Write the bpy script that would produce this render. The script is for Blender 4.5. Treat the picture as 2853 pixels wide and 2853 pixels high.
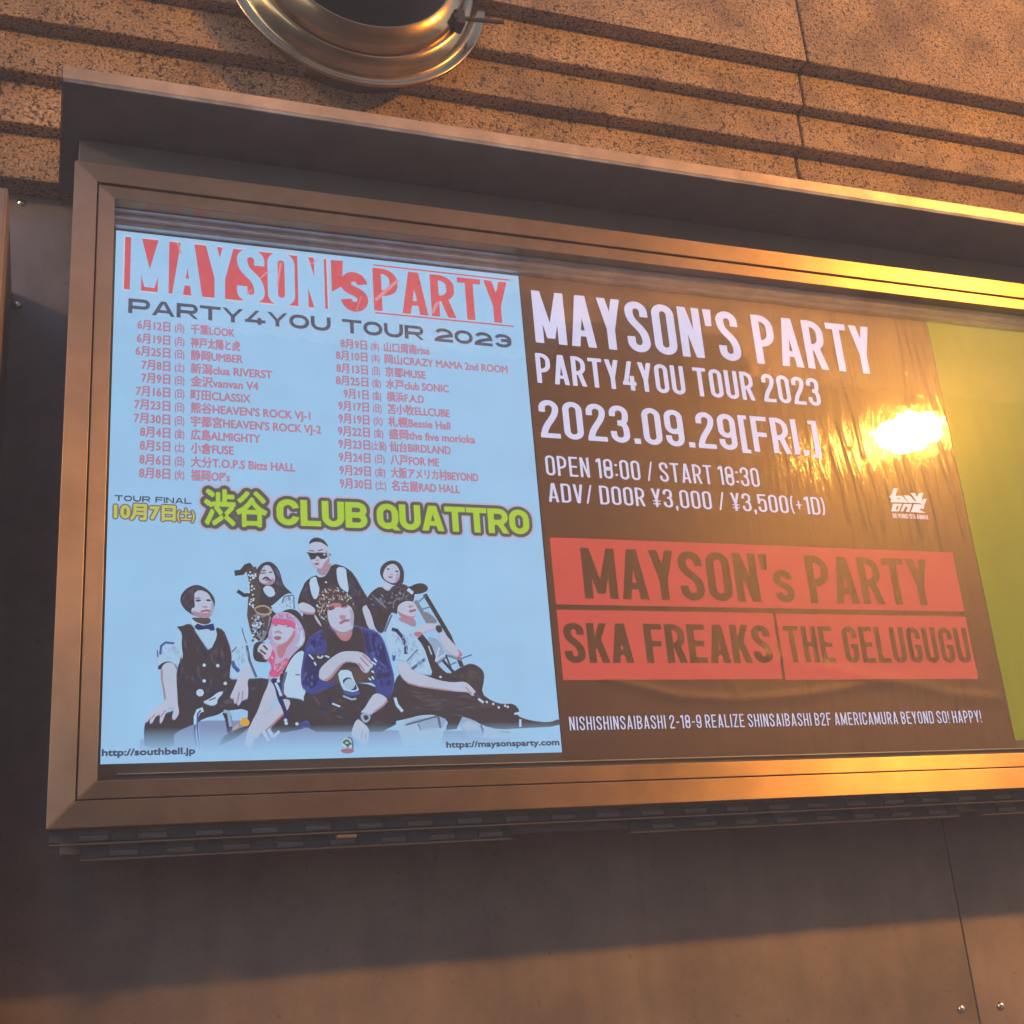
import bpy, bmesh, math, random
from mathutils import Matrix, Vector, geometry
random.seed(4)
for o in list(bpy.data.objects): bpy.data.objects.remove(o)
SC = bpy.context.scene
COL = SC.collection
R = math.radians

# ------------------------------------------------------------------ camera
F, YAW, PITCH, ROLL = 3484.223, -0.371495, 0.338194, -0.084021
CAM = Vector((-0.076415, -1.929526, -0.306494))
S = 2853.0
cam = bpy.data.cameras.new('camera'); co = bpy.data.objects.new('camera', cam); COL.objects.link(co)
ROT = Matrix.Rotation(YAW, 3, 'Z') @ Matrix.Rotation(math.pi / 2 + PITCH, 3, 'X') @ Matrix.Rotation(ROLL, 3, 'Z')
co.matrix_world = Matrix.Translation(CAM) @ ROT.to_4x4()
cam.sensor_width = 36; cam.lens = F / S * 36; cam.clip_start = 0.01; cam.clip_end = 500
SC.camera = co

# ------------------------------------------------------------------ night sky, exposure
w = bpy.data.worlds.new('World'); SC.world = w; w.use_nodes = True
nt = w.node_tree; bg = nt.nodes['Background']
sky = nt.nodes.new('ShaderNodeTexSky'); sky.sky_type = 'NISHITA'; sky.sun_disc = False
sky.sun_elevation = R(24); sky.sun_rotation = R(20); sky.air_density = 1.0; sky.dust_density = 0.3; sky.ozone_density = 3.0
nt.links.new(sky.outputs[0], bg.inputs['Color']); bg.inputs['Strength'].default_value = 0.15
SC.view_settings.view_transform = 'Standard'; SC.view_settings.look = 'None'
EXPOSURE = 1.55; K = 2 ** -EXPOSURE           # a night exposure: lamps and light boxes are given in picture brightness times K
SC.view_settings.exposure = EXPOSURE; SC.view_settings.gamma = 1.0
SC.cycles.use_denoising = True
SC.cycles.max_bounces = 10; SC.cycles.transparent_max_bounces = 24; SC.cycles.sample_clamp_indirect = 4.0

# ------------------------------------------------------------------ materials
def lin(c):
    return tuple((v / 255 / 12.92 if v <= 10.31 else ((v / 255 + .055) / 1.055) ** 2.4) for v in c)

def mat(name):
    m = bpy.data.materials.new(name); m.use_nodes = True
    return m, m.node_tree, m.node_tree.nodes['Principled BSDF']

def N(t, kind, **kw):
    n = t.nodes.new(kind)
    for k, v in kw.items():
        if k in n.inputs: n.inputs[k].default_value = v
        else: setattr(n, k, v)
    return n

def ramp(t, stops):
    n = t.nodes.new('ShaderNodeValToRGB'); e = n.color_ramp.elements
    while len(e) < len(stops): e.new(0.5)
    for el, (p, c) in zip(e, stops):
        el.position = p; el.color = (*c, 1) if len(c) == 3 else c
    return n

def mapped(t, scale):
    tc = N(t, 'ShaderNodeTexCoord'); mp = N(t, 'ShaderNodeMapping'); mp.inputs['Scale'].default_value = scale
    t.links.new(tc.outputs['Object'], mp.inputs['Vector']); return mp

def granite(name, base, dark, scale=1.0):
    m, t, b = mat(name)
    mp = mapped(t, (scale,) * 3)
    n1 = N(t, 'ShaderNodeTexNoise', Scale=150.0, Detail=5.0, Roughness=.75)
    n2 = N(t, 'ShaderNodeTexNoise', Scale=75.0, Detail=3.0, Roughness=.6)
    v = N(t, 'ShaderNodeTexVoronoi', Scale=210.0)
    n3 = N(t, 'ShaderNodeTexNoise', Scale=6.0, Detail=4.0)
    for n in (n1, n2, v, n3): t.links.new(mp.outputs[0], n.inputs['Vector'])
    r1 = ramp(t, [(.36, dark), (.46, tuple(.62 * x for x in base)), (.56, base), (.72, tuple(min(1, 1.35 * x) for x in base))])
    t.links.new(n1.outputs['Fac'], r1.inputs[0])
    r2 = ramp(t, [(.37, (.16, .13, .12)), (.46, (1, 1, 1))]); t.links.new(n2.outputs['Fac'], r2.inputs[0])
    mx = N(t, 'ShaderNodeMix', data_type='RGBA', blend_type='MULTIPLY'); mx.inputs[0].default_value = 1
    t.links.new(r1.outputs[0], mx.inputs[6]); t.links.new(r2.outputs[0], mx.inputs[7])
    r3 = ramp(t, [(.3, (.60, .57, .55)), (.5, (.95, .94, .92)), (.72, (1.2, 1.17, 1.12))]); t.links.new(n3.outputs['Fac'], r3.inputs[0])
    m2 = N(t, 'ShaderNodeMix', data_type='RGBA', blend_type='MULTIPLY'); m2.inputs[0].default_value = 1
    t.links.new(mx.outputs[2], m2.inputs[6]); t.links.new(r3.outputs[0], m2.inputs[7])
    oi = N(t, 'ShaderNodeObjectInfo'); ro = ramp(t, [(0, (.84, .82, .80)), (1, (1.12, 1.1, 1.08))]); t.links.new(oi.outputs['Random'], ro.inputs[0])
    m3 = N(t, 'ShaderNodeMix', data_type='RGBA', blend_type='MULTIPLY'); m3.inputs[0].default_value = 1; t.links.new(m2.outputs[2], m3.inputs[6]); t.links.new(ro.outputs[0], m3.inputs[7])
    m2 = m3
    # rare bright crystals
    r4 = ramp(t, [(.0, (1, 1, 1)), (.035, (0, 0, 0))]); t.links.new(v.outputs['Distance'], r4.inputs[0])
    t.links.new(m2.outputs[2], b.inputs['Base Color'])
    b.inputs['Roughness'].default_value = .78
    bp = N(t, 'ShaderNodeBump', Strength=.9, Distance=.004)
    ad = N(t, 'ShaderNodeMath', operation='ADD'); t.links.new(n1.outputs['Fac'], ad.inputs[0]); t.links.new(n2.outputs['Fac'], ad.inputs[1])
    t.links.new(ad.outputs[0], bp.inputs['Height']); t.links.new(bp.outputs[0], b.inputs['Normal'])
    return m

def metal(name, col, metallic, rough, grain=(4, 60, 400), gs=.25, spots=.15, bump=.05, brushed=None):
    m, t, b = mat(name)
    if brushed:                                   # brushing smears the highlight across the grain
        b.inputs['Anisotropic'].default_value = .8; cx = N(t, 'ShaderNodeCombineXYZ')
        for i_ in range(3): cx.inputs[i_].default_value = brushed[i_]
        t.links.new(cx.outputs[0], b.inputs['Tangent'])
    mp = mapped(t, grain)
    n = N(t, 'ShaderNodeTexNoise', Scale=3.0, Detail=4.0); t.links.new(mp.outputs[0], n.inputs['Vector'])
    mp2 = mapped(t, (1, 1, 1))
    n2 = N(t, 'ShaderNodeTexNoise', Scale=9.0, Detail=6.0, Roughness=.65); t.links.new(mp2.outputs[0], n2.inputs['Vector'])
    r = ramp(t, [(.3, tuple(c * (1 - spots) for c in col)), (.7, tuple(min(1, c * (1 + spots)) for c in col))])
    t.links.new(n2.outputs['Fac'], r.inputs[0]); t.links.new(r.outputs[0], b.inputs['Base Color'])
    b.inputs['Metallic'].default_value = metallic
    mr = N(t, 'ShaderNodeMapRange'); mr.inputs['To Min'].default_value = rough * (1 - gs); mr.inputs['To Max'].default_value = rough * (1 + gs)
    t.links.new(n.outputs['Fac'], mr.inputs['Value']); t.links.new(mr.outputs[0], b.inputs['Roughness'])
    bp = N(t, 'ShaderNodeBump', Strength=bump, Distance=.002); t.links.new(n.outputs['Fac'], bp.inputs['Height'])
    t.links.new(bp.outputs[0], b.inputs['Normal'])
    return m

def panel_metal():
    """dull bronze sheet with rain streaks, old tape marks and scuffs"""
    m, t, b = mat('bronze wall panel')
    def noise(scale, sc, det, rough):
        mp = mapped(t, scale); n = N(t, 'ShaderNodeTexNoise', Scale=sc, Detail=det, Roughness=rough); t.links.new(mp.outputs[0], n.inputs['Vector']); return n
    cl = noise((1, 1, 1), 3.2, 8.0, .65); st = noise((9, 1, .7), 2.0, 7.0, .65); sp = noise((1, 1, 1), 60.0, 3.0, .6); fi = noise((1, 1, 1), 420.0, 2.0, .5)
    c = ramp(t, [(.32, (.115, .092, .082)), (.5, (.185, .148, .128)), (.68, (.255, .20, .165))]); t.links.new(cl.outputs['Fac'], c.inputs[0])
    def mul(a, fac, stops):
        r = ramp(t, stops); t.links.new(fac, r.inputs[0])
        mx = N(t, 'ShaderNodeMix', data_type='RGBA', blend_type='MULTIPLY'); mx.inputs[0].default_value = 1
        t.links.new(a, mx.inputs[6]); t.links.new(r.outputs[0], mx.inputs[7]); return mx.outputs[2]
    a = mul(c.outputs[0], st.outputs['Fac'], [(.3, (.86, .86, .87)), (.5, (1, 1, 1)), (.72, (1.08, 1.06, 1.05))])
    a = mul(a, sp.outputs['Fac'], [(.28, (.6, .6, .6)), (.36, (1, 1, 1)), (.72, (1, 1, 1)), (.78, (1.25, 1.22, 1.2))])
    a = mul(a, fi.outputs['Fac'], [(.3, (.88, .88, .88)), (.7, (1.1, 1.1, 1.1))])
    t.links.new(a, b.inputs['Base Color'])
    b.inputs['Metallic'].default_value = .15
    mr = N(t, 'ShaderNodeMapRange'); mr.inputs['To Min'].default_value = .38; mr.inputs['To Max'].default_value = .62
    t.links.new(st.outputs['Fac'], mr.inputs['Value']); t.links.new(mr.outputs[0], b.inputs['Roughness'])
    bp = N(t, 'ShaderNodeBump', Strength=.12, Distance=.01); t.links.new(cl.outputs['Fac'], bp.inputs['Height']); t.links.new(bp.outputs[0], b.inputs['Normal'])
    return m

M_GRANITE = granite('flamed granite', (.42, .285, .155), (.028, .02, .02), 1.45)
M_FACADE = granite('facade granite', (.78, .62, .48), (.4, .3, .22), .5)
M_FRAME_H = metal('brushed aluminium along', (.35, .245, .15), .9, .38, (3, 60, 300), .25, .2, .06, (0, 0, 1))
M_FRAME_V = metal('brushed aluminium upright', (.25, .18, .125), .85, .42, (300, 60, 3), .25, .2, .06, (1, 0, 0))
M_CHANNEL = metal('channel aluminium', (.5, .5, .52), .8, .38, (3, 60, 300), .2, .3, .05)
M_PANEL = panel_metal()
M_HOOD = metal('painted hood', (.13, .132, .145), .1, .6, (3, 60, 60), .2, .2, .05)
M_WORN = metal('worn grey paint', (.20, .20, .215), .1, .55, (6, 60, 60), .2, .7, .1)
M_LIP = metal('hood lip', (.50, .37, .26), .35, .42, (3, 60, 200), .2, .35, .1, (0, 0, 1))
M_BODY = metal('dark box', (.15, .148, .152), .2, .45)
M_HINGE = metal('hinge steel', (.15, .14, .14), .3, .6)
M_HINGE_SHADE = metal('hinge shade', (.07, .07, .075), 0, .8)  # darker hinge colour that holds the shade of the recesses
M_STEEL = metal('stainless', (.32, .22, .12), 1.0, .2, (5, 5, 5), .4, .3, .25)
M_BLACK = metal('black interior', (.025, .025, .028), 0, .9)
M_SCREW = metal('screw', (.7, .66, .6), 1, .2)
M_GASKET = metal('gasket', (.03, .03, .032), 0, .6)

def simple(name, col, rough=.6, metallic=0):
    m, t, b = mat(name); b.inputs['Base Color'].default_value = (*col, 1); b.inputs['Roughness'].default_value = rough
    b.inputs['Metallic'].default_value = metallic
    n = N(t, 'ShaderNodeTexNoise', Scale=25.0, Detail=4.0); tc = N(t, 'ShaderNodeTexCoord')
    t.links.new(tc.outputs['Object'], n.inputs['Vector'])
    r = ramp(t, [(.3, tuple(c * .8 for c in col)), (.7, tuple(min(1, c * 1.15) for c in col))])
    t.links.new(n.outputs['Fac'], r.inputs[0]); t.links.new(r.outputs[0], b.inputs['Base Color'])
    return m

PAPER = (160, 208, 248)
_pc = {}
def printed(rgb, strength=1.0, fade=None, rough=.45, base=.05, dirt=.05):
    """backlit print: the light box shines through the ink"""
    key = (rgb, strength, fade, base)
    if key in _pc: return _pc[key]
    m, t, b = mat('backlit print %d %d %d' % rgb)
    c = lin(rgb)
    n = N(t, 'ShaderNodeTexNoise', Scale=9.0, Detail=9.0, Roughness=.62); tc = N(t, 'ShaderNodeTexCoord')
    t.links.new(tc.outputs['Object'], n.inputs['Vector'])
    r = ramp(t, [(.3, tuple(x * (1 - dirt) for x in c)), (.7, tuple(x * (1 + dirt) for x in c))]); t.links.new(n.outputs['Fac'], r.inputs[0])
    out = r.outputs[0]
    if fade:                                      # the artwork itself fades out to bare paper at its lower edge
        z0, z1 = fade
        sp = N(t, 'ShaderNodeSeparateXYZ'); t.links.new(tc.outputs['Object'], sp.inputs[0])
        mr = N(t, 'ShaderNodeMapRange'); mr.inputs['From Min'].default_value = z0; mr.inputs['From Max'].default_value = z1
        t.links.new(sp.outputs[2], mr.inputs['Value'])
        mx = N(t, 'ShaderNodeMix', data_type='RGBA'); t.links.new(mr.outputs[0], mx.inputs[0])
        mx.inputs[6].default_value = (*lin(PAPER), 1); t.links.new(out, mx.inputs[7]); out = mx.outputs[2]
    t.links.new(out, b.inputs['Emission Color']); b.inputs['Emission Strength'].default_value = strength * K
    b.inputs['Base Color'].default_value = (*[x * base for x in c], 1); b.inputs['Roughness'].default_value = rough
    b.inputs['Specular IOR Level'].default_value = .08
    _pc[key] = m
    return m

def film_material():
    m, t, b = mat('dark printed film')
    mp = mapped(t, (30, 1, 2.2)); mp.inputs['Rotation'].default_value = (0, R(6), 0)
    n = N(t, 'ShaderNodeTexNoise', Scale=1.6, Detail=5.0, Roughness=.6); t.links.new(mp.outputs[0], n.inputs['Vector'])
    mp2 = mapped(t, (1, 1, 1)); n2 = N(t, 'ShaderNodeTexNoise', Scale=5.0, Detail=5.0); t.links.new(mp2.outputs[0], n2.inputs['Vector'])
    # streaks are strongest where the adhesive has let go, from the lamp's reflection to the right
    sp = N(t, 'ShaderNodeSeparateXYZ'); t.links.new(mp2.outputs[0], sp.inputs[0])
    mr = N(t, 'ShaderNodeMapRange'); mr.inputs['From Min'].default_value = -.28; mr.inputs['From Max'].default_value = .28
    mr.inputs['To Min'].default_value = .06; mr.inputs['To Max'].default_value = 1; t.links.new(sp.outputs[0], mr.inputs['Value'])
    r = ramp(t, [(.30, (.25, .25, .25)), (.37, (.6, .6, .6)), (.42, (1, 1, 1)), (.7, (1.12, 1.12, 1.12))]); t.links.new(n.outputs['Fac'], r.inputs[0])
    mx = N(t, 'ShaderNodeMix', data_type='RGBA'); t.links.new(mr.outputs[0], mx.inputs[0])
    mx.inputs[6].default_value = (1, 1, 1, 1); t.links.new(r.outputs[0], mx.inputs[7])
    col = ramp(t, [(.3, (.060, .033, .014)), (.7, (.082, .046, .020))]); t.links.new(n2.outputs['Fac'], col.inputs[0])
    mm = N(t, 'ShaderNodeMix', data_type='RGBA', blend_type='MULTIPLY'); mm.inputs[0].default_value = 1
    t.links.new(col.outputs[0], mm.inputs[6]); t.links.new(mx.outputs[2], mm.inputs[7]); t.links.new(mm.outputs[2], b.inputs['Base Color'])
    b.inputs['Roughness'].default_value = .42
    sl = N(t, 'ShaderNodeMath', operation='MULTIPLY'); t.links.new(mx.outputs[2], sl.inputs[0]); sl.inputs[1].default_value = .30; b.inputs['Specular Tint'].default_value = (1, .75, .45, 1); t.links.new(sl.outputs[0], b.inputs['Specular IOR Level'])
    ml = N(t, 'ShaderNodeMath', operation='MULTIPLY'); t.links.new(mr.outputs[0], ml.inputs[0]); ml.inputs[1].default_value = .8
    bp = N(t, 'ShaderNodeBump', Distance=.004); t.links.new(ml.outputs[0], bp.inputs['Strength'])
    t.links.new(n.outputs['Fac'], bp.inputs['Height']); t.links.new(bp.outputs[0], b.inputs['Normal'])
    # the glossy laminate over the print ripples, so it breaks up what it mirrors
    mpc = mapped(t, (10, 1, 2.2)); mpc.inputs['Rotation'].default_value = (0, R(8), 0)
    nc = N(t, 'ShaderNodeTexNoise', Scale=5.0, Detail=5.0, Roughness=.6); t.links.new(mpc.outputs[0], nc.inputs['Vector'])
    bc = N(t, 'ShaderNodeBump', Strength=.22, Distance=.004); t.links.new(nc.outputs['Fac'], bc.inputs['Height'])
    b.inputs['Coat Weight'].default_value = .30; b.inputs['Coat Roughness'].default_value = .07; t.links.new(bc.outputs[0], b.inputs['Coat Normal'])
    b.inputs['Emission Color'].default_value = (.040, .026, .028, 1); b.inputs['Emission Strength'].default_value = .4 * K
    return m

def yellow_material():
    m, t, b = mat('yellow green backlit print')
    mp = mapped(t, (24, 1, 1.3)); mp.inputs['Rotation'].default_value = (0, R(8), 0)
    n = N(t, 'ShaderNodeTexNoise', Scale=1.6, Detail=5.0, Roughness=.6); t.links.new(mp.outputs[0], n.inputs['Vector'])
    r = ramp(t, [(.4, (.225, .215, .013)), (.6, (.25, .24, .015))]); t.links.new(n.outputs['Fac'], r.inputs[0])
    t.links.new(r.outputs[0], b.inputs['Emission Color']); b.inputs['Emission Strength'].default_value = K
    b.inputs['Base Color'].default_value = (.035, .032, .006, 1); b.inputs['Roughness'].default_value = .36; b.inputs['Specular IOR Level'].default_value = .05
    bp = N(t, 'ShaderNodeBump', Strength=.3, Distance=.003); t.links.new(n.outputs['Fac'], bp.inputs['Height']); t.links.new(bp.outputs[0], b.inputs['Normal'])
    return m

def glass_material():
    m = bpy.data.materials.new('window glass'); m.use_nodes = True; t = m.node_tree; t.nodes.clear()
    out = N(t, 'ShaderNodeOutputMaterial'); tr = N(t, 'ShaderNodeBsdfTransparent'); tr.inputs[0].default_value = (.97, .98, .98, 1)
    lw = N(t, 'ShaderNodeLayerWeight', Blend=.5)
    pw = N(t, 'ShaderNodeMath', operation='POWER'); t.links.new(lw.outputs['Facing'], pw.inputs[0]); pw.inputs[1].default_value = 5
    mr = N(t, 'ShaderNodeMapRange'); mr.inputs['To Min'].default_value = .055; mr.inputs['To Max'].default_value = 1; t.links.new(pw.outputs[0], mr.inputs['Value'])
    g = N(t, 'ShaderNodeBsdfGlossy'); g.inputs['Roughness'].default_value = .012
    n = N(t, 'ShaderNodeTexNoise', Scale=22.0, Detail=3.0); tc = N(t, 'ShaderNodeTexCoord'); t.links.new(tc.outputs['Object'], n.inputs['Vector'])
    bp = N(t, 'ShaderNodeBump', Strength=.02, Distance=.01); t.links.new(n.outputs['Fac'], bp.inputs['Height']); t.links.new(bp.outputs[0], g.inputs['Normal'])
    h = N(t, 'ShaderNodeBsdfGlossy'); h.inputs['Roughness'].default_value = .24      # wide lobe added to spread a glow round the lamp's reflection
    mx = N(t, 'ShaderNodeMixShader'); t.links.new(mr.outputs[0], mx.inputs[0]); t.links.new(tr.outputs[0], mx.inputs[1]); t.links.new(g.outputs[0], mx.inputs[2])
    m2 = N(t, 'ShaderNodeMixShader'); m2.inputs[0].default_value = .003; t.links.new(mx.outputs[0], m2.inputs[1]); t.links.new(h.outputs[0], m2.inputs[2])
    t.links.new(m2.outputs[0], out.inputs[0])
    return m

M_GLASS = glass_material()

def emission(name, col, strength):
    m, t, b = mat(name); b.inputs['Emission Color'].default_value = (*col, 1); b.inputs['Emission Strength'].default_value = strength * K
    b.inputs['Base Color'].default_value = (.5, .5, .5, 1)
    return m

# ------------------------------------------------------------------ object helpers
def tag(o, label=None, cat=None, group=None, kind=None):
    if label: o['label'] = label
    if cat: o['category'] = cat
    if group: o['group'] = group
    if kind: o['kind'] = kind
    return o

def empty(name, loc, label=None, cat=None, group=None):
    o = bpy.data.objects.new(name, None); COL.objects.link(o); o.location = loc; o.empty_display_size = .05
    return tag(o, label, cat, group)

def link(name, bm, mats, parent=None, smooth=False, bevel=0, recalc=True):
    me = bpy.data.meshes.new(name)
    if recalc: bmesh.ops.recalc_face_normals(bm, faces=bm.faces)
    bm.to_mesh(me); bm.free()
    for m in (mats if isinstance(mats, (list, tuple)) else [mats]): me.materials.append(m)
    o = bpy.data.objects.new(name, me); COL.objects.link(o)
    if parent:
        o.parent = parent
        base = Vector((0, 0, 0)); q = parent
        while q: base += q.location; q = q.parent
        o.location = -base
        # keep the origin at the parent's, geometry in world coordinates moved there
        me.transform(Matrix.Translation(-base)); o.location = (0, 0, 0)
    if smooth:
        for p in me.polygons: p.use_smooth = True
    if bevel:
        md = o.modifiers.new('bevel', 'BEVEL'); md.width = bevel; md.segments = 2; md.limit_method = 'ANGLE'; md.angle_limit = R(40)
    return o

def box(bm, x0, x1, y0, y1, z0, z1, mi=0):
    vs = [bm.verts.new((x, y, z)) for x in (x0, x1) for y in (y0, y1) for z in (z0, z1)]
    for f in ((0, 1, 3, 2), (4, 6, 7, 5), (0, 4, 5, 1), (2, 3, 7, 6), (0, 2, 6, 4), (1, 5, 7, 3)):
        bm.faces.new([vs[i] for i in f]).material_index = mi
    return vs

def boxobj(name, dims, m, parent=None, bevel=0):
    bm = bmesh.new(); box(bm, *dims); return link(name, bm, m, parent, bevel=bevel)

def prism(bm, pts, y0, y1):
    """polygon in x,z extruded between y0 and y1"""
    a = [bm.verts.new((x, y0, z)) for x, z in pts]; b = [bm.verts.new((x, y1, z)) for x, z in pts]
    n = len(pts); bm.faces.new(a); bm.faces.new(b[::-1])
    for i in range(n): bm.faces.new((a[i], a[(i + 1) % n], b[(i + 1) % n], b[i]))

def lathe_y(bm, prof, cx, cz, seg=96, mi=0):
    """profile of (radius, y) turned round an axis parallel to y"""
    rings = []
    for r, y in prof:
        rings.append([bm.verts.new((cx + r * math.cos(2 * math.pi * i / seg), y, cz + r * math.sin(2 * math.pi * i / seg))) for i in range(seg)])
    for a, b in zip(rings, rings[1:]):
        for i in range(seg):
            f = bm.faces.new((a[i], a[(i + 1) % seg], b[(i + 1) % seg], b[i])); f.material_index = mi; f.smooth = True
    return rings

def tube(bm, p, q, r, seg=12):
    p, q = Vector(p), Vector(q); d = (q - p).normalized()
    u = d.orthogonal().normalized(); v = d.cross(u)
    A = [bm.verts.new(p + r * (u * math.cos(6.28319 * i / seg) + v * math.sin(6.28319 * i / seg))) for i in range(seg)]
    B = [bm.verts.new(q + r * (u * math.cos(6.28319 * i / seg) + v * math.sin(6.28319 * i / seg))) for i in range(seg)]
    for i in range(seg): bm.faces.new((A[i], A[(i + 1) % seg], B[(i + 1) % seg], B[i]))
    bm.faces.new(A[::-1]); bm.faces.new(B)

def dome(bm, c, r, h, seg=14, rings=5):
    """screw or rivet head bulging towards -y"""
    last = [bm.verts.new((c[0] + r * math.cos(6.28319 * i / seg), c[1], c[2] + r * math.sin(6.28319 * i / seg))) for i in range(seg)]
    for k in range(1, rings):
        a = k / rings * math.pi / 2
        cur = [bm.verts.new((c[0] + r * math.cos(a) * math.cos(6.28319 * i / seg), c[1] - h * math.sin(a), c[2] + r * math.cos(a) * math.sin(6.28319 * i / seg))) for i in range(seg)]
        for i in range(seg): bm.faces.new((last[i], last[(i + 1) % seg], cur[(i + 1) % seg], cur[i])).smooth = True
        last = cur
    t = bm.verts.new((c[0], c[1] - h, c[2]))
    for i in range(seg): bm.faces.new((last[i], last[(i + 1) % seg], t)).smooth = True

def sheet_point(u, v, y=0.0):
    """where a spot measured on the photograph lies on the sign's own plane"""
    d = ROT @ Vector(((u - S / 2) / F, -(v - S / 2) / F, -1.0))
    t = (y - CAM.y) / d.y
    p = CAM + t * d
    return (p.x, p.z)

# ------------------------------------------------------------------ ground
bm = bmesh.new(); box(bm, -60, 60, -60, 60, -2.1, -1.9)
tag(link('ground', bm, simple('paving', (.09, .088, .086), .85)), kind='structure')

def drill(o, cx, cz, r):
    """bore a round hole through a slab"""
    bm = bmesh.new(); bmesh.ops.create_cone(bm, cap_ends=True, segments=64, radius1=r, radius2=r, depth=2)
    bmesh.ops.transform(bm, matrix=Matrix.Translation((cx, .3, cz)) @ Matrix.Rotation(math.pi / 2, 4, 'X'), verts=bm.verts)
    c = link('cutter', bm, M_BLACK)
    md = o.modifiers.new('hole', 'BOOLEAN'); md.object = c; md.operation = 'DIFFERENCE'; md.solver = 'EXACT'
    dg = bpy.context.evaluated_depsgraph_get(); dg.update()
    me = bpy.data.meshes.new_from_object(o.evaluated_get(dg)); o.modifiers.remove(md)
    o.data = me; bpy.data.objects.remove(c)

# ------------------------------------------------------------------ granite wall: courses stepping back downwards
wall = empty('granite_wall', (1.2, .3, 1.1), 'rough speckled granite wall of stepped courses above the lit sign', 'wall')
courses = [(.014, 1.563, 4.2), (.053, 1.471, 1.563), (.084, 1.381, 1.471), (.120, 1.290, 1.381), (.150, 1.199, 1.290), (.180, 1.100, 1.199)]
JX = 1.5
PX, PZ = .452, 1.586                              # axis of the vent pipe
for (y, z0, z1) in courses:
    for xa, xb in ((-3.2, JX - .0035), (JX + .0035, 4.6)):
        bm = bmesh.new(); box(bm, xa, xb, y, .34, z0, z1 - .0005)
        o = link('slab', bm, M_GRANITE, wall)
        if xa < PX < xb and z0 < PZ + .2 and z1 > PZ - .2: drill(o, PX, PZ, .2265)
        md = o.modifiers.new('bevel', 'BEVEL'); md.width = .004; md.segments = 2; md.limit_method = 'ANGLE'; md.angle_limit = R(60)
boxobj('mortar', (JX - .02, JX + .02, .2, .33, 1.105, 4.1), M_BLACK, wall)

# ------------------------------------------------------------------ bronze metal wall panels below
PY = .235
panels = [(-3.2, -.62), (-.617, 1.648), (1.651, 4.6)]
labels = ['dark bronze metal wall panel at the far end, half behind the neighbouring cabinet', 'long dark bronze wall panel running beneath the lit sign',
          'dark bronze wall panel beyond the upright seam under the sign']
for (a, b), lb in zip(panels, labels):
    e = empty('metal_panel', ((a + b) / 2, PY, -1.9), lb, 'wall panel', 'bronze wall panels')
    boxobj('sheet', (a, b, PY, PY + .03, -1.9, 1.0995), M_PANEL, e, bevel=.0015)
    scr = []
    if a < -.6 < b: scr = [(-.161, 1.083), (-.158, .868), (1.611, -.476)]
    elif a > 1.6: scr = [(1.705, -.479), (1.72, .6)]
    for x, z in scr:
        bm = bmesh.new(); dome(bm, (x, PY - .0002, z), .0085, .006); link('screw', bm, M_SCREW, e)

# neighbouring cabinet edge at the far left
e = empty('neighbour_cabinet', (-.5, -.1, -.6), 'pale metal cabinet edge at the far left beside the sign', 'cabinet')
boxobj('side_casing', (-.9, -.168, -.098, PY - .002, -1.88, .895), M_FRAME_V, e, bevel=.004)
boxobj('front_frame', (-.9, -.172, -.104, -.0985, -1.86, .89), M_FRAME_V, e, bevel=.002)

# ------------------------------------------------------------------ the light box
SX = 2.46
sign = empty('lightbox_sign', (1.2, .1, -.09), 'long brushed metal light box with glass front showing concert posters', 'illuminated sign')
OX0, OX1, OZ0, OZ1 = -.071, SX + .066, -.0965, .984          # outer frame
IX0, IX1, IZ0, IZ1 = -.0333, SX + .0275, -.0585, .947        # sash joint
GX0, GX1, GZ0, GZ1 = -.006, SX, -.0325, .9215                  # glass opening
def mitred(name, ox0, ox1, oz0, oz1, ix0, ix1, iz0, iz1, y0, y1, bev):
    for pts, m in (([(ox0, oz1), (ox1, oz1), (ix1, iz1), (ix0, iz1)], M_FRAME_H), ([(ox0, oz0), (ix0, iz0), (ix1, iz0), (ox1, oz0)], M_FRAME_H),
                   ([(ox0, oz0), (ox0, oz1), (ix0, iz1), (ix0, iz0)], M_FRAME_V), ([(ox1, oz0), (ix1, iz0), (ix1, iz1), (ox1, oz1)], M_FRAME_V)):
        cx = sum(p[0] for p in pts) / 4; cz = sum(p[1] for p in pts) / 4
        bm = bmesh.new(); prism(bm, pts, y0, y1); link(name, bm, m, sign, bevel=bev)
g = .0012
mitred('outer_frame', OX0, OX1, OZ0, OZ1, IX0 - g, IX1 + g, IZ0 - g, IZ1 + g, -.066, -.028, .0009)
mitred('sash', IX0 + g, IX1 - g, IZ0 + g, IZ1 - g, GX0, GX1, GZ0, GZ1, -.062, -.0375, .0009)
boxobj('gasket', (IX0 - .004, IX1 + .004, -.036, -.0285, IZ1 - .006, IZ1 + .004), M_GASKET, sign)
bm = bmesh.new(); box(bm, OX0 + .006, OX1 - .006, .005, PY - .001, -.090, 1.078)
for d in ((OX0 + .006, GX0 - .008, -.0275, .0045, -.090, .975), (GX1 + .008, OX1 - .006, -.0275, .0045, -.090, .975), (GX0 - .0075, GX1 + .0075, -.0275, .0045, .9395, .975), (GX0 - .0075, GX1 + .0075, -.0275, .0045, -.090, -.0405)): box(bm, *d)
link('cabinet', bm, M_BODY, sign, bevel=.002)
bm = bmesh.new(); box(bm, GX0 - .003, GX1 + .003, -.0445, -.0405, GZ0 - .003, GZ1 + .003); link('glass_pane', bm, M_GLASS, sign)
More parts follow.
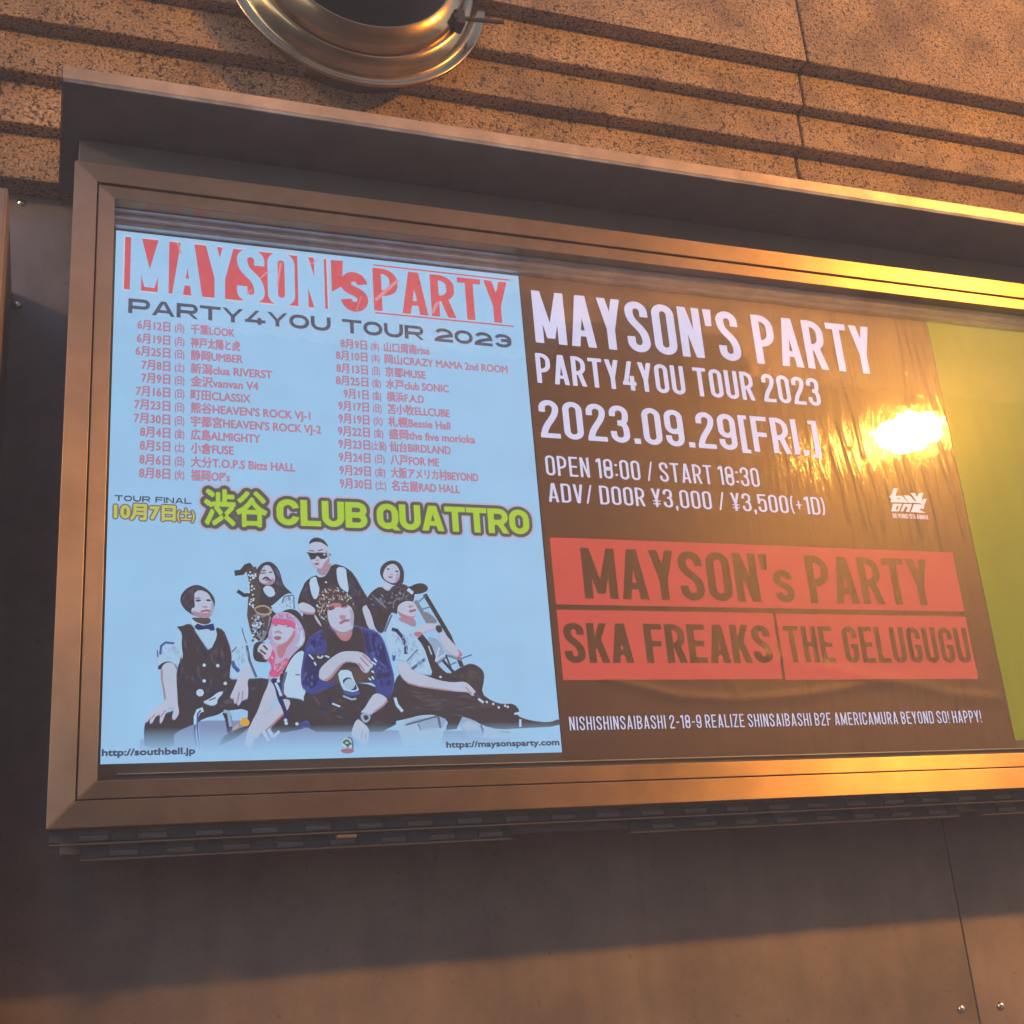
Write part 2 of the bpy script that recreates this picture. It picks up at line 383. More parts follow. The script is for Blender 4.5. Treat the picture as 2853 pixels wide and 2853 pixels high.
# stepped aluminium channel inside the top of the box and the bead at the bottom
for (z0, z1, y0) in ((.9035, .9115, -.013), (.9120, .9180, -.026), (.9185, .9390, -.0385)):
    boxobj('channel_step', (GX0 - .0005, GX1 + .0005, y0, .003, z0, z1), M_CHANNEL, sign, bevel=.0006)
boxobj('backing_board', (GX0 - .003, GX1 + .003, .0005, .0035, GZ0 - .003, .903), simple('backing', (.05, .047, .047), .5), sign)
boxobj('bottom_channel', (GX0 - .0005, GX1 + .0005, -.0385, .003, -.040, -.0335), M_BODY, sign, bevel=.0006)
boxobj('glazing_bead', (GX0 + .03, GX1 - .001, -.006, .0003, -.0160, -.0148), M_CHANNEL, sign)
# piano hinges under the box
def hinge(x0, x1, y, ztop, zb, period):
    bm = bmesh.new()
    box(bm, x0, x1, y + .0042, y + .0075, ztop - .016, ztop)            # leaf behind the knuckles
    box(bm, x0, x1, y + .001, y + .0095, zb, zb + .0028, 1)                       # pin rail
    x = x0; k = 0
    while x < x1 - .01:
        e_ = min(x + period / 2 - .0008, x1)
        if k % 2: tube(bm, (x, y + .003, zb + .0095), (e_, y + .003, zb + .0095), .0055, 10)
        else: box(bm, x, e_, y + .0032, y + .0041, zb + .0045, ztop - .004, 1)  # raised dark strip, coloured like the shade of an open slot
        x += period / 2; k += 1
    return link('hinge', bm, [M_HINGE, M_HINGE_SHADE], sign)
hinge(-.066, SX + .06, -.040, -.0945, -.1170, .079)
hinge(-.024, .623, -.015, -.112, -.1365, .079)
hinge(.832, 1.492, -.015, -.112, -.1365, .079)
hinge(1.541, 2.3, -.015, -.112, -.1365, .079)
boxobj('latch', (.335, .365, -.05, -.038, -.1265, -.1205), simple('worn brass', (.16, .12, .09), .5, .4), sign, bevel=.002)
boxobj('bottom_rail', (OX0 + .02, OX1 - .02, .0, .03, -.125, -.0905), M_BODY, sign)

# ------------------------------------------------------------------ hood over the sign
hood = empty('hood', (1.2, .0, 1.08), 'dark metal rain hood with a thin shiny lip above the lit sign', 'canopy')
HY = -.15
boxobj('soffit', (-.094, 4.2, HY + .003, .178, 1.0815, 1.0885), M_HOOD, hood)
bm = bmesh.new()                                                     # bent lip, sloping top
xs = (-.095, 4.21)
prof = [(HY, 1.0795), (HY - .001, 1.1015), (HY + .006, 1.107), (HY + .02, 1.107), (HY + .02, 1.0895), (HY + .0025, 1.0885), (HY + .0025, 1.0795)]
A = [bm.verts.new((xs[0], y, z)) for y, z in prof]; B = [bm.verts.new((xs[1], y, z)) for y, z in prof]
bm.faces.new(A); bm.faces.new(B[::-1])
for i in range(len(prof)): bm.faces.new((A[i], A[(i + 1) % len(prof)], B[(i + 1) % len(prof)], B[i]))
link('lip', bm, M_LIP, hood)
boxobj('lower_edge', (-.094, 4.2, HY + .0005, HY + .004, 1.0725, 1.0793), M_WORN, hood)
boxobj('top_sheet', (-.094, 4.2, HY + .0205, .178, 1.0995, 1.1035), M_LIP, hood)
boxobj('end_plate', (-.0965, -.0945, HY + .001, .178, 1.078, 1.1035), M_HOOD, hood)
for i in range(9):
    bm = bmesh.new(); x = .95 + i * .33
    tube(bm, (x, -.055, 1.0785), (x, -.055, 1.0818), .010); link('rivet', bm, M_BODY, hood)

# ------------------------------------------------------------------ stainless vent pipe
vent = empty('vent_pipe', (PX, .1, PZ), 'round stainless vent pipe sticking out of the granite above the sign', 'vent pipe')
bm = bmesh.new()
lathe_y(bm, [(.1835, -.029), (.1845, -.032), (.187, -.0315), (.194, -.028), (.203, -.023), (.211, -.016), (.217, -.0085), (.2205, -.001), (.2225, .006)], PX, PZ)
link('mouth_ring', bm, M_STEEL, vent)
bm = bmesh.new()
lathe_y(bm, [(.2225, .0055), (.2262, .004), (.231, .0055), (.238, .0105), (.2445, .0175), (.249, .025), (.2515, .030), (.257, .0325), (.265, .0325), (.2715, .031), (.2745, .033), (.274, .037), (.262, .042), (.23, .048)], PX, PZ)
link('flared_collar', bm, M_STEEL, vent)
bm = bmesh.new(); lathe_y(bm, [(.1833, -.029), (.181, -.01), (.178, .1), (.176, .6), (.002, .601)], PX, PZ)
link('bore', bm, M_BLACK, vent)
bm = bmesh.new(); lathe_y(bm, [(.2255, .046), (.2255, .33)], PX, PZ); link('sleeve', bm, M_STEEL, vent)
bm = bmesh.new()
ang = R(-30)
bx, bz = PX + .225 * math.cos(ang), PZ + .225 * math.sin(ang)
box(bm, bx - .008, bx + .010, -.022, .012, bz - .016, bz + .020)
cl = link('clamp', bm, M_BLACK, vent, bevel=.003)
bm = bmesh.new(); tube(bm, (bx + .008, -.012, bz + .004), (bx + .095, -.012, bz + .014), .0045)
tube(bm, (bx - .013, -.012, bz + .003), (bx - .003, -.012, bz + .003), .010, 6)
link('bolt', bm, M_BLACK, cl)

# ------------------------------------------------------------------ lamp across the lane and the building it hangs on
M_LAMP = emission('sodium glow', (1.0, .43, .06), 1950.0)
M_LGREY = simple('lamp white', (.7, .7, .68), .4)
def street_lamp(LC, label, pole, glow):
    LC = Vector(LC)
    lamp = empty('street_lamp', LC, label, 'street lamp', 'street lamps across the lane')
    def ball(loc, size):
        bm = bmesh.new(); bmesh.ops.create_uvsphere(bm, u_segments=32, v_segments=16, radius=1)
        bmesh.ops.transform(bm, matrix=Matrix.Translation(LC + Vector(loc)) @ Matrix.Rotation(R(-14), 4, 'Y') @ Matrix.Diagonal((*size, 1)), verts=bm.verts)
        return bm
    link('bulb_cover', ball((0, 0, 0), (.21, .12, .098)), glow, lamp, smooth=True)
    link('housing', ball((-.10, -.075, -.055), (.19, .055, .085)), M_LGREY, lamp, smooth=True)
    bm = bmesh.new()
    if pole: tube(bm, LC + Vector((-.05, 0, -.12)), (LC.x - .05, LC.y, -1.9), .04)
    else: tube(bm, LC + Vector((.05, -.08, .02)), LC + Vector((.985, -1.16, .567)), .022)
    link('pole' if pole else 'bracket', bm, simple('bracket grey', (.25, .25, .25), .45, .6), lamp)
street_lamp((4.239, -3.24, 2.176), 'orange street lamp on a bracket, mirrored in the glass beside the yellow sheet', False, M_LAMP)
street_lamp((-3.5, -3.24, 2.176), 'orange street lamp on a pole, further along the lane beyond the cabinet', True, emission('older sodium glow', (1.0, .45, .09), 560.0))

FY = -4.4
fac = empty('opposite_building', (3, FY, -1.9), 'granite faced building across the lane, mirrored in the glass', 'building')
vj = [-1.1, -.3, .45, 1.2, 1.92, 2.65, 3.385, 4.155, 4.9, 5.65, 6.4, 8.0]
for i in range(len(vj) - 1):
    boxobj('upper_tile', (vj[i] + .006, vj[i + 1] - .006, FY - .04, FY, 3.442, 4.2), M_FACADE, fac, bevel=.004)
vj2 = [-1.1, -.7, .05, .8, 1.52, 2.27, 3.02, 3.77, 4.52, 5.3, 6.0, 8.0]
for i in range(len(vj2) - 1):
    boxobj('lower_tile', (vj2[i] + .006, vj2[i + 1] - .006, FY - .04, FY, 2.4, 3.430), M_FACADE, fac, bevel=.004)
boxobj('core', (-1.13, 8.03, FY - .5, FY - .041, -1.9, 4.22), M_BLACK, fac)
boxobj('shop_band', (-1.1, 8.0, FY - .04, FY + .06, .4, 3.0), simple('dark shop band', (.085, .06, .05), .6), fac)
boxobj('shutter', (-1.1, 8.0, FY - .04, FY - .01, -1.9, .4), simple('shutter grey', (.08, .08, .08), .5), fac)
for cx in (2.9, 3.645):
    aw = empty('awning', (cx, FY, 3.0), 'small dark round topped awning on the building across the lane, %s' % ('nearer the corner lamp' if cx > 3 else 'further from the lamp'), 'awning', 'round awnings across the lane')
    bm = bmesh.new()
    pts = [(cx - .22, 2.96), (cx + .22, 2.96), (cx + .212, 3.07)] + [(cx + .195 * math.cos(a), 3.095 + .065 * math.sin(a)) for a in [R(10 + 16 * k) for k in range(11)]] + [(cx - .212, 3.07)]
    prism(bm, pts, FY + .062, FY + .3); link('cover', bm, simple('awning cloth', (.06, .045, .04), .8), aw)
    boxobj('valance', (cx - .212, cx + .212, FY + .28, FY + .295, 2.85, 2.958), simple('awning cloth', (.06, .045, .04), .8), aw)

# ------------------------------------------------------------------ flat art: unions of polygons laid on the sign's plane
LAYER = [0]
def union_tris(polys):
    vs, fs = [], []
    for p in polys:
        tri = [(0, 1, 2)] if len(p) == 3 else geometry.tessellate_polygon([[Vector((*q, 0)) for q in p]])
        for t in tri:
            q = [p[i] for i in t]
            a = (q[1][0] - q[0][0]) * (q[2][1] - q[0][1]) - (q[2][0] - q[0][0]) * (q[1][1] - q[0][1])
            if abs(a) < 1e-9: continue
            b = len(vs); vs += [Vector(k) for k in q]
            fs.append([b, b + 1, b + 2] if a > 0 else [b, b + 2, b + 1])
    r = geometry.delaunay_2d_cdt(vs, [], fs, 0, 1e-7)
    return r[0], [f for f, of in zip(r[2], r[5]) if of]

def overlap(pa, pb):
    """triangles of the area two polygons share"""
    vs, fs, na = [], [], 0
    for k, p in enumerate((pa, pb)):
        for t in geometry.tessellate_polygon([[Vector((*q, 0)) for q in p]]):
            q = [p[i] for i in t]
            a = (q[1][0] - q[0][0]) * (q[2][1] - q[0][1]) - (q[2][0] - q[0][0]) * (q[1][1] - q[0][1])
            if abs(a) < 1e-10: continue
            b = len(vs); vs += [Vector(z) for z in q]; fs.append([b, b + 1, b + 2] if a > 0 else [b, b + 2, b + 1])
        if k == 0: na = len(fs)
    r = geometry.delaunay_2d_cdt(vs, [], fs, 0, 1e-7)
    return [[tuple(r[0][i]) for i in f] for f, of in zip(r[2], r[5]) if any(i < na for i in of) and any(i >= na for i in of)]

def flat_mesh(bm, polys, y, mi=0):
    """a list of polygons, or of glyphs (each a list of polygons), every one merged into clean triangles"""
    if polys and polys[0] and isinstance(polys[0][0][0], (tuple, list)):
        for g_ in polys:
            if g_: flat_mesh(bm, g_, y, mi)
        return
    vs, fs = union_tris(polys)
    B = [bm.verts.new((v[0], y, v[1])) for v in vs]
    for f in fs:
        try: fc = bm.faces.new([B[i] for i in f])
        except ValueError: continue
        fc.material_index = mi
        fc.normal_update()
        if fc.normal.y > 0: fc.normal_flip()
    for v in B:
        if not v.link_faces: bm.verts.remove(v)

def flat(name, polys, y, m, parent):
    bm = bmesh.new(); flat_mesh(bm, polys, y); return link(name, bm, m, parent, recalc=False)

# --- stroke lettering: every glyph is a set of constant-width strokes
def arc(cx, cy, rx, ry, a0, a1, n=9):
    return [(cx + rx * math.cos(R(a0 + (a1 - a0) * i / n)), cy + ry * math.sin(R(a0 + (a1 - a0) * i / n))) for i in range(n + 1)]
def bez(p0, p1, p2, p3, n=9):
    return [tuple((1 - t) ** 3 * a + 3 * (1 - t) ** 2 * t * b + 3 * (1 - t) * t * t * c + t ** 3 * d for a, b, c, d in zip(p0, p1, p2, p3)) for t in [i / n for i in range(n + 1)]]
def stroke(pts, t, th=None, closed=False):
    """quads of width t along a path"""
    pts = [Vector(p) for p in pts]; out = []
    if closed: pts = pts + [pts[0]]
    q = [pts[0]]
    for p in pts[1:]:
        if (p - q[-1]).length > 1e-5: q.append(p)
    pts = q; n = len(pts)
    dirs = [(pts[i + 1] - pts[i]).normalized() for i in range(n - 1)]
    L, Rr = [], []
    for i in range(n):
        if closed and i in (0, n - 1): d0, d1 = dirs[-1], dirs[0]
        else: d0, d1 = dirs[max(0, i - 1)], dirs[min(n - 2, i)]
        nb = Vector((-(d0.y + d1.y), d0.x + d1.x))
        if nb.length < 1e-6: nb = Vector((-d1.y, d1.x))
        nb.normalize(); c = max(.35, nb.dot(Vector((-d1.y, d1.x))))
        L.append(pts[i] + nb * (t / 2 / c)); Rr.append(pts[i] - nb * (t / 2 / c))
    for i in range(n - 1):
        out.append([tuple(L[i]), tuple(L[i + 1]), tuple(Rr[i + 1]), tuple(Rr[i])])
    return out
def para(x0, y0, x1, y1, t):      # slanted bar with level ends
    return [[(x0 - t / 2, y0), (x0 + t / 2, y0), (x1 + t / 2, y1), (x1 - t / 2, y1)]]
def rect(x0, y0, x1, y1): return [[(x0, y0), (x1, y0), (x1, y1), (x0, y1)]]

def glyph(ch, W, t):
    """polygons for one capital, height 1, width W, stroke t; returns (polys, width)"""
    l, r, b, tp, m = t / 2, W - t / 2, t / 2, 1 - t / 2, .5
    rx = min((W - t) / 2, .42); ry = min(rx * 1.05, (1 - t) / 2)
    mx = W / 2
    V = lambda x, a=0, c=1: rect(x - t / 2, a, x + t / 2, c)
    H = lambda y, a=0, c=None: rect(a, y - t * .46, W if c is None else c, y + t * .46)
    hb = t * .46
    bt = 1 - hb; bb = hb
    def ring(y0, y1):
        ryy = min(rx * 1.05, (y1 - y0) / 2)
        return stroke(arc(r - rx, y1 - ryy, rx, ryy, 0, 90) + arc(l + rx, y1 - ryy, rx, ryy, 90, 180) + arc(l + rx, y0 + ryy, rx, ryy, 180, 270) + arc(r - rx, y0 + ryy, rx, ryy, 270, 360), t, closed=True)
    def top(x, h, d):            # arc leaving a terminal at height h on side x towards the other side
        cy = tp - ry; cx = r - rx if d > 0 else l + rx
        a = 0 if h <= cy else math.degrees(math.asin(min(.9, (h - cy) / ry)))
        A = arc(cx, cy, rx, ry, a, 90) if d > 0 else arc(cx, cy, rx, ry, 180 - a, 90)
        return ([(x, h)] if h < cy - .01 else []) + A
    def bot(x, h, d):
        cy = b + ry; cx = r - rx if d > 0 else l + rx
        a = 0 if h >= cy else math.degrees(math.asin(min(.9, (cy - h) / ry)))
        A = arc(cx, cy, rx, ry, 270, 360 - a) if d > 0 else arc(cx, cy, rx, ry, 270, 180 + a)
        return A + ([(x, h)] if h > cy + .01 else [])
    def bowl(y0, y1, x0=None, rr=None):
        rr = rr or r
        q = min((y1 - y0) / 2, rx * 1.5, (rr - l) * .9)
        return stroke([(l, y1), (rr - q, y1)] + arc(rr - q, y1 - q, q, q, 90, 0, 7) + arc(rr - q, y0 + q, q, q, 0, -90, 7) + [(l, y0)], t * .96)
    if ch in 'O0': return ring(b, tp), W
    if ch == 'Q': return ring(b, tp) + para(W * .95, -.04, W * .6, .26, t), W
    if ch == 'U': return stroke([(l, 1), (l, b + ry)] + arc(l + rx, b + ry, rx, ry, 180, 270) + arc(r - rx, b + ry, rx, ry, 270, 360) + [(r, 1)], t), W
    if ch == 'J': return stroke([(l, .3), (l, b + ry)] + arc(l + rx, b + ry, rx, ry, 180, 270) + arc(r - rx, b + ry, rx, ry, 270, 360) + [(r, 1)], t), W
    if ch in 'CG':
        p = stroke(top(r, .66, 1) + arc(l + rx, tp - ry, rx, ry, 90, 180) + arc(l + rx, b + ry, rx, ry, 180, 270) + (bot(r, .34, 1) if ch == 'C' else arc(r - rx, b + ry, rx, ry, 270, 360) + [(r, .5)]), t)
        if ch == 'G': p += rect(W * .5, .5 - hb * 1.6, W, .5 + hb * .2)
        return p, W
    if ch == 'S':
        return stroke(top(r, .70, 1) + arc(l + rx, tp - ry, rx, ry, 90, 180) + bez((l, tp - ry), (l, .50), (r, .54), (r, b + ry))[1:]
                      + arc(r - rx, b + ry, rx, ry, 0, -90) + bot(l, .30, -1), t), W
    if ch == '2':
        return stroke(top(l, .68, -1) + arc(r - rx, tp - ry, rx, ry, 90, 0) + bez((r, tp - ry), (r, .52), (l + t * .1, .36), (l + t * .1, b))[1:], t) + H(bb), W
    if ch == '3':
        q = .245 - t * .25
        return stroke(top(l, .70, -1) + arc(r - rx, tp - ry, rx, ry, 90, 0) + bez((r, tp - ry), (r, .56), (r * .9, .53), (mx * .8, .525))[1:], t) + \
            stroke([(mx * .8, .525)] + bez((mx * .8, .525), (r * .95, .52), (r, .46), (r, b + ry))[1:] + arc(r - rx, b + ry, rx, ry, 0, -90) + bot(l, .30, -1), t), W
    if ch == '9':
        return ring(.40, tp) + stroke([(r, tp - ry), (r, b + ry)] + arc(r - rx, b + ry, rx, ry, 0, -90) + bot(l, .29, -1), t), W
    if ch == '8': return ring(b, .5 + hb) + ring(.5 - hb + .01, tp), W
    if ch == '5':
        return H(bt) + V(l, .46, 1) + stroke([(l, .56)] + arc(l + rx, .64 - ry * .2 - rx * .2, rx, ry * .8, 120, 90, 3) + arc(r - rx, .64 - ry * .2 - rx * .2, rx, ry * .8, 90, 0) + [(r, b + ry)] + arc(r - rx, b + ry, rx, ry, 0, -90) + bot(l, .3, -1), t), W
    if ch == '4': return para(l + t * .15, .24, W * .62, 1, t) + H(.24) + V(W * .70, 0, .5), W
    if ch == '1':
        w = W * .55
        return rect(w - t, 0, w, 1) + [[(0, .78), (w - t * .5, .86), (w - t * .3, 1), (w - t, 1), (0, .92)]], w
    if ch == 'P': return V(l) + bowl(.42, bt), W
    if ch == 'R': return V(l) + bowl(.44, bt) + para(r + t * .06, 0, mx + t * .1, .46, t * 1.02), W
    if ch == 'B': return V(l) + bowl(.5, bt, rr=r - t * .05) + bowl(bb, .5), W
    if ch == 'D':
        return V(l) + stroke([(l, bt), (r - rx, bt)] + arc(r - rx, bt - ry, rx, ry, 90, 0) + arc(r - rx, bb + ry, rx, ry, 0, -90) + [(l, bb)], t * .96), W
    if ch == 'E': return V(l) + H(bt, 0, W * .94) + H(m, 0, W * .86) + H(bb, 0, W * .94), W * .94
    if ch == 'F': return V(l) + H(bt, 0, W * .92) + H(.49, 0, W * .84), W * .92
    if ch == 'L': return V(l) + H(bb, 0, W * .9), W * .9
    if ch == 'H': return V(l) + V(r) + H(.5), W
    if ch == 'I': return rect(0, 0, t, 1), t
    if ch == 'T': return H(bt) + V(mx), W
    if ch == 'K': return V(l) + para(l + t * .4, .36, r, 1, t) + para(r + t * .08, 0, mx * .95, .62, t), W
    if ch == 'N': return V(l) + V(r) + para(r - t * .05, 0, l + t * .05, 1, t), W
    if ch == 'M':
        w = W * 1.32; c = w / 2
        return rect(0, 0, t, 1) + rect(w - t, 0, w, 1) + para(c, .1, t * .5, 1, t * .92) + para(c, .1, w - t * .5, 1, t * .92), w
    if ch == 'A':
        w = W * 1.06; c = w / 2
        return para(l, 0, c - t * .12, 1, t) + para(w - l, 0, c + t * .12, 1, t) + rect(w * .22, .2, w * .78, .2 + t * .85), w
    if ch == 'V': return para(W / 2 - t * .1, 0, l, 1, t) + para(W / 2 + t * .1, 0, r, 1, t), W
    if ch == 'Y': return para(mx, .40, l, 1, t * 1.04) + para(mx, .40, r, 1, t * 1.04) + V(mx, 0, .46), W
    if ch == 'X': return para(l, 0, r, 1, t) + para(r, 0, l, 1, t), W
    if ch == 'Z': return H(bt) + H(bb) + para(l + t * .1, t * .5, r - t * .1, 1 - t * .5, t), W
    if ch == '¥': return glyph('Y', W, t)[0] + rect(W * .08, .30, W * .92, .30 + t * .55) + rect(W * .08, .14, W * .92, .14 + t * .55), W
    if ch == "'": return [[(t * .1, .66), (t * .9, .66), (t * 1.05, 1), (-.05 * t, 1)]], t
    if ch == '.': return rect(0, 0, t * 1.05, t * 1.05), t
    if ch == ',': return [[(0, 0), (t * .3, -.16), (t * .8, -.16), (t, 0), (t, t), (0, t)]], t
    if ch == ':': return rect(0, .16, t, .16 + t) + rect(0, .66, t, .66 + t), t
    if ch == '-': return rect(0, .42, W * .6, .42 + t * .85), W * .6
    if ch == '/': return para(t * .4, 0, W * .62, 1, t * .7), W * .7
    if ch == '!': return rect(0, 0, t, t) + [[(t * .1, .3), (t * .9, .3), (t, 1), (0, 1)]], t
    if ch == '[': return rect(0, -.06, t, 1.0) + rect(0, .92 - t * .2, W * .5, 1.0) + rect(0, -.06, W * .5, .02 + t * .2), W * .5
    if ch == ']': return rect(W * .5 - t, -.06, W * .5, 1.0) + rect(0, .92 - t * .2, W * .5, 1.0) + rect(0, -.06, W * .5, .02 + t * .2), W * .5
    if ch == '(': return stroke(arc(W * .62, .5, W * .5, .62, 125, 235, 8), t * .75), W * .36
    if ch == ')': return stroke(arc(-W * .26, .5, W * .5, .62, 55, -55, 8), t * .75), W * .36
    if ch == '+': return rect(W * .05, .5 - t * .35, W * .75, .5 + t * .35) + rect(W * .4 - t * .35, .26, W * .4 + t * .35, .74), W * .8
    if ch == ' ': return [], W * .5
    raise KeyError(ch)

def line_polys(text, W, t, gap, grow=0):
    x, out = 0, []
    for i, ch in enumerate(text):
        small = ch == 's'
        P, w = glyph('S', W * 1.25, t * 1.35) if small else glyph(ch, W, t)
        k = .68 if small else 1
        if P:
            vs, fs = union_tris(P)
            out.append([[(x + vs[q][0] * k, vs[q][1] * k) for q in f] for f in fs])
        x += w * k + (gap if ch != ' ' else 0)
    return out, x - gap

def fit(glyphs, width, x0, z0, x1, z1):
    sx = (x1 - x0) / width; sz = z1 - z0
    return [[[(x0 + a * sx, z0 + c * sz) for a, c in p] for p in g_] for g_ in glyphs]

def letter_line(name, text, bl, br, tl, y, m, parent, W=.40, t=.13, gap=.07):
    """text between the baseline ends bl, br and up to the cap line through tl"""
    P, w = line_polys(text, W, t, gap)
    a, b_, c = bl, br, tl
    z0 = (a[1] + b_[1]) / 2
    pol = fit(P, w, a[0], z0, b_[0], c[1] + (z0 - a[1]))
    o = flat(name, pol, y, m, parent)
    for v in o.data.vertices: v.co.y -= (.0012 if z0 < .34 else 0) + bulge(v.co.x + 1.2, v.co.z + .45)
    return o

def type_mesh(text, offset=0.0):
    c = bpy.data.curves.new('type', 'FONT'); c.body = text; c.offset = offset; c.resolution_u = 3; c.fill_mode = 'FRONT'
    o = bpy.data.objects.new('type', c); COL.objects.link(o)
    dg = bpy.context.evaluated_depsgraph_get(); dg.update()
    me = bpy.data.meshes.new_from_object(o.evaluated_get(dg))
    bpy.data.objects.remove(o); bpy.data.curves.remove(c)
    return me

def stamp(bm, me, Mx, mi=0, shifts=((0, 0),)):
    """lay type on the plane; the shifted impressions thicken or outline it"""
    for n, (dx, dz) in enumerate(shifts):
        c = me.copy(); c.transform(Matrix.Translation((dx, -n * 1.5e-6, dz)) @ Mx)
        n0 = len(bm.faces); bm.from_mesh(c); bm.faces.ensure_lookup_table(); bpy.data.meshes.remove(c)
        for f in bm.faces[n0:]:
            f.material_index = mi; f.normal_update()
            if f.normal.y > 0: f.normal_flip()

def ringshift(r, n): return [(0, 0)] + [(r * math.cos(6.28319 * i / n), r * math.sin(6.28319 * i / n)) for i in range(n)]

def type_matrix(me, x0, x1, z0, cap, y):
    xs = [v.co.x for v in me.vertices]; a, b = min(xs), max(xs); sx = (x1 - x0) / (b - a)
    return Matrix(((sx, 0, 0, x0 - a * sx), (0, 0, 0, y), (0, cap / .729, 0, z0), (0, 0, 0, 1)))

def type_line(bm, text, x0, x1, z0, cap, y, bold=.0, mi=0):
    me = type_mesh(text)
    stamp(bm, me, type_matrix(me, x0, x1, z0, cap, y), mi, ringshift(bold, 6) if bold else ((0, 0),))

# ------------------------------------------------------------------ the poster
PW, PH = .728, .9001
poster = empty('concert_poster', (PW / 2, 0, 0), 'pale blue backlit poster with seven musicians and red tour dates', 'poster')
YP = -.0006
boxobj('sheet', (0, PW, YP, .0004, .0004, PH), printed(PAPER, 1.0), poster)
def yl(k): return YP - .00025 - .00004 * k

RED = printed((214, 88, 100)); INK = printed((74, 82, 104)); DATE = printed((192, 132, 156)); WHITE = printed((205, 214, 236))
def zoomed(ox, oy, k): return lambda x, y: sheet_point(ox + x * k, oy + y * k)
ZT1 = zoomed(280, 600, 700 / 1932); ZT2 = zoomed(880, 640, 700 / 1932)
ZD1 = zoomed(280, 880, 700 / 1932); ZD2 = zoomed(880, 920, 700 / 1932)

# title: pale letters standing in a red block, then red letters between two rules
xa = ZT1(190, 172)[0]; xb = ZT1(1748, 720)[0]
zt = ZT1(390, 188)[1]; zb = ZT1(380, 588)[1]
xl = ZT1(272, 580)[0]; xr = ZT1(1690, 700)[0]
flat('title_block_rim', [[(xa - .0025, zb - .0025), (xb + .0025, zb - .0025), (xb + .0025, zt + .0025), (xa - .0025, zt + .0025)]], yl(1), WHITE, poster)
flat('title_block', [[(xa, zb), (xb, zb), (xb, zt), (xa, zt)]], yl(2), RED, poster)
P, wd = line_polys('MAYSON', .40, .15, .045)
flat('title_lettering', fit(P, wd, ZT1(225, 580)[0], zb - .003, ZT1(1728, 700)[0], zt + .003), yl(3), printed(PAPER, 1.0), poster)
bm = bmesh.new()
ap = [ZT1(*q) for q in ((1770, 345), (1862, 352), (1858, 545), (1778, 590))]
flat_mesh(bm, [ap], yl(3), 0)
P, wd = glyph('S', .62, .24)
s0 = ZT2(195, 615); s1 = ZT2(392, 340)
flat_mesh(bm, fit([P], wd, s0[0], ZT2(300, 632)[1], s1[0], s1[1]), yl(3), 0)
P, wd = line_polys('PARTY', .40, .135, .06)
p0 = ZT2(448, 620); p1 = ZT2(1470, 720)
flat_mesh(bm, fit(P, wd, p0[0], (p0[1] + ZT2(1410, 718)[1]) / 2, ZT2(1480, 600)[0], (ZT2(480, 300)[1] + ZT2(1440, 405)[1]) / 2), yl(3), 0)
for q0, q1 in (((440, 272), (1490, 390)), ((455, 640), (1520, 745))):
    a, b_ = ZT2(*q0), ZT2(*q1); z = (a[1] + b_[1]) / 2
    flat_mesh(bm, rect(a[0], z - .0014, b_[0], z + .0014), yl(3), 0)
link('title_lettering', bm, RED, poster, recalc=False)
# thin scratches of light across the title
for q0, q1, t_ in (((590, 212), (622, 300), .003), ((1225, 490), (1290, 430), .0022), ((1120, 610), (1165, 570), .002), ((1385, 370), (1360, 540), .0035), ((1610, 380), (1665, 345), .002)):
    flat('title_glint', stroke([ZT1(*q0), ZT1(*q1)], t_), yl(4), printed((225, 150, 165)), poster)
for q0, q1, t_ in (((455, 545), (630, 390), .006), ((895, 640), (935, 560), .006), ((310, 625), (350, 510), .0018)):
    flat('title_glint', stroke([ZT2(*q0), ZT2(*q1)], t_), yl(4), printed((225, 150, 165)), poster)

# wide line under the title
P, wd = line_polys('PARTY4YOU TOUR 2023', 1.22, .235, .10)
w0 = ZT1(212, 752); w1 = ZT2(1508, 905); wt = ZT1(218, 640)
zb_ = (w0[1] + ZT2(1310, 895)[1]) / 2
flat('tour_lettering', fit(P, wd, w0[0], zb_, w1[0], zb_ + (wt[1] - w0[1])), yl(3), INK, poster)

# the dates
LEFT = [('6月12日', '月', '千葉LOOK', 285, 100, 640, 1030, 160), ('6月19日', '月', '神戸太陽と虎', 280, 207, 640, 1070, 262), ('6月25日', '日', '静岡UMBER', 270, 302, 640, 1092, 362),
        ('7月8日', '土', '新潟clua RIVERST', 318, 410, 640, 1318, 480), ('7月9日', '日', '金沢vanvan V4', 316, 508, 640, 1212, 572), ('7月16日', '日', '町田CLASSIX', 274, 608, 640, 1152, 668),
        ('7月23日', '日', '熊谷HEAVEN\'S ROCK VJ-1', 262, 712, 640, 1612, 800), ('7月30日', '日', '宇都宮HEAVEN\'S ROCK VJ-2', 258, 818, 640, 1695, 905), ('8月4日', '金', '広島ALMIGHTY', 305, 926, 640, 1226, 975),
        ('8月5日', '土', '小倉FUSE', 303, 1030, 640, 1022, 1066), ('8月6日', '日', '大分T.O.P.S Bitts HALL', 300, 1136, 640, 1496, 1198), ('8月8日', '火', '福岡OP\'s', 298, 1242, 640, 992, 1272)]
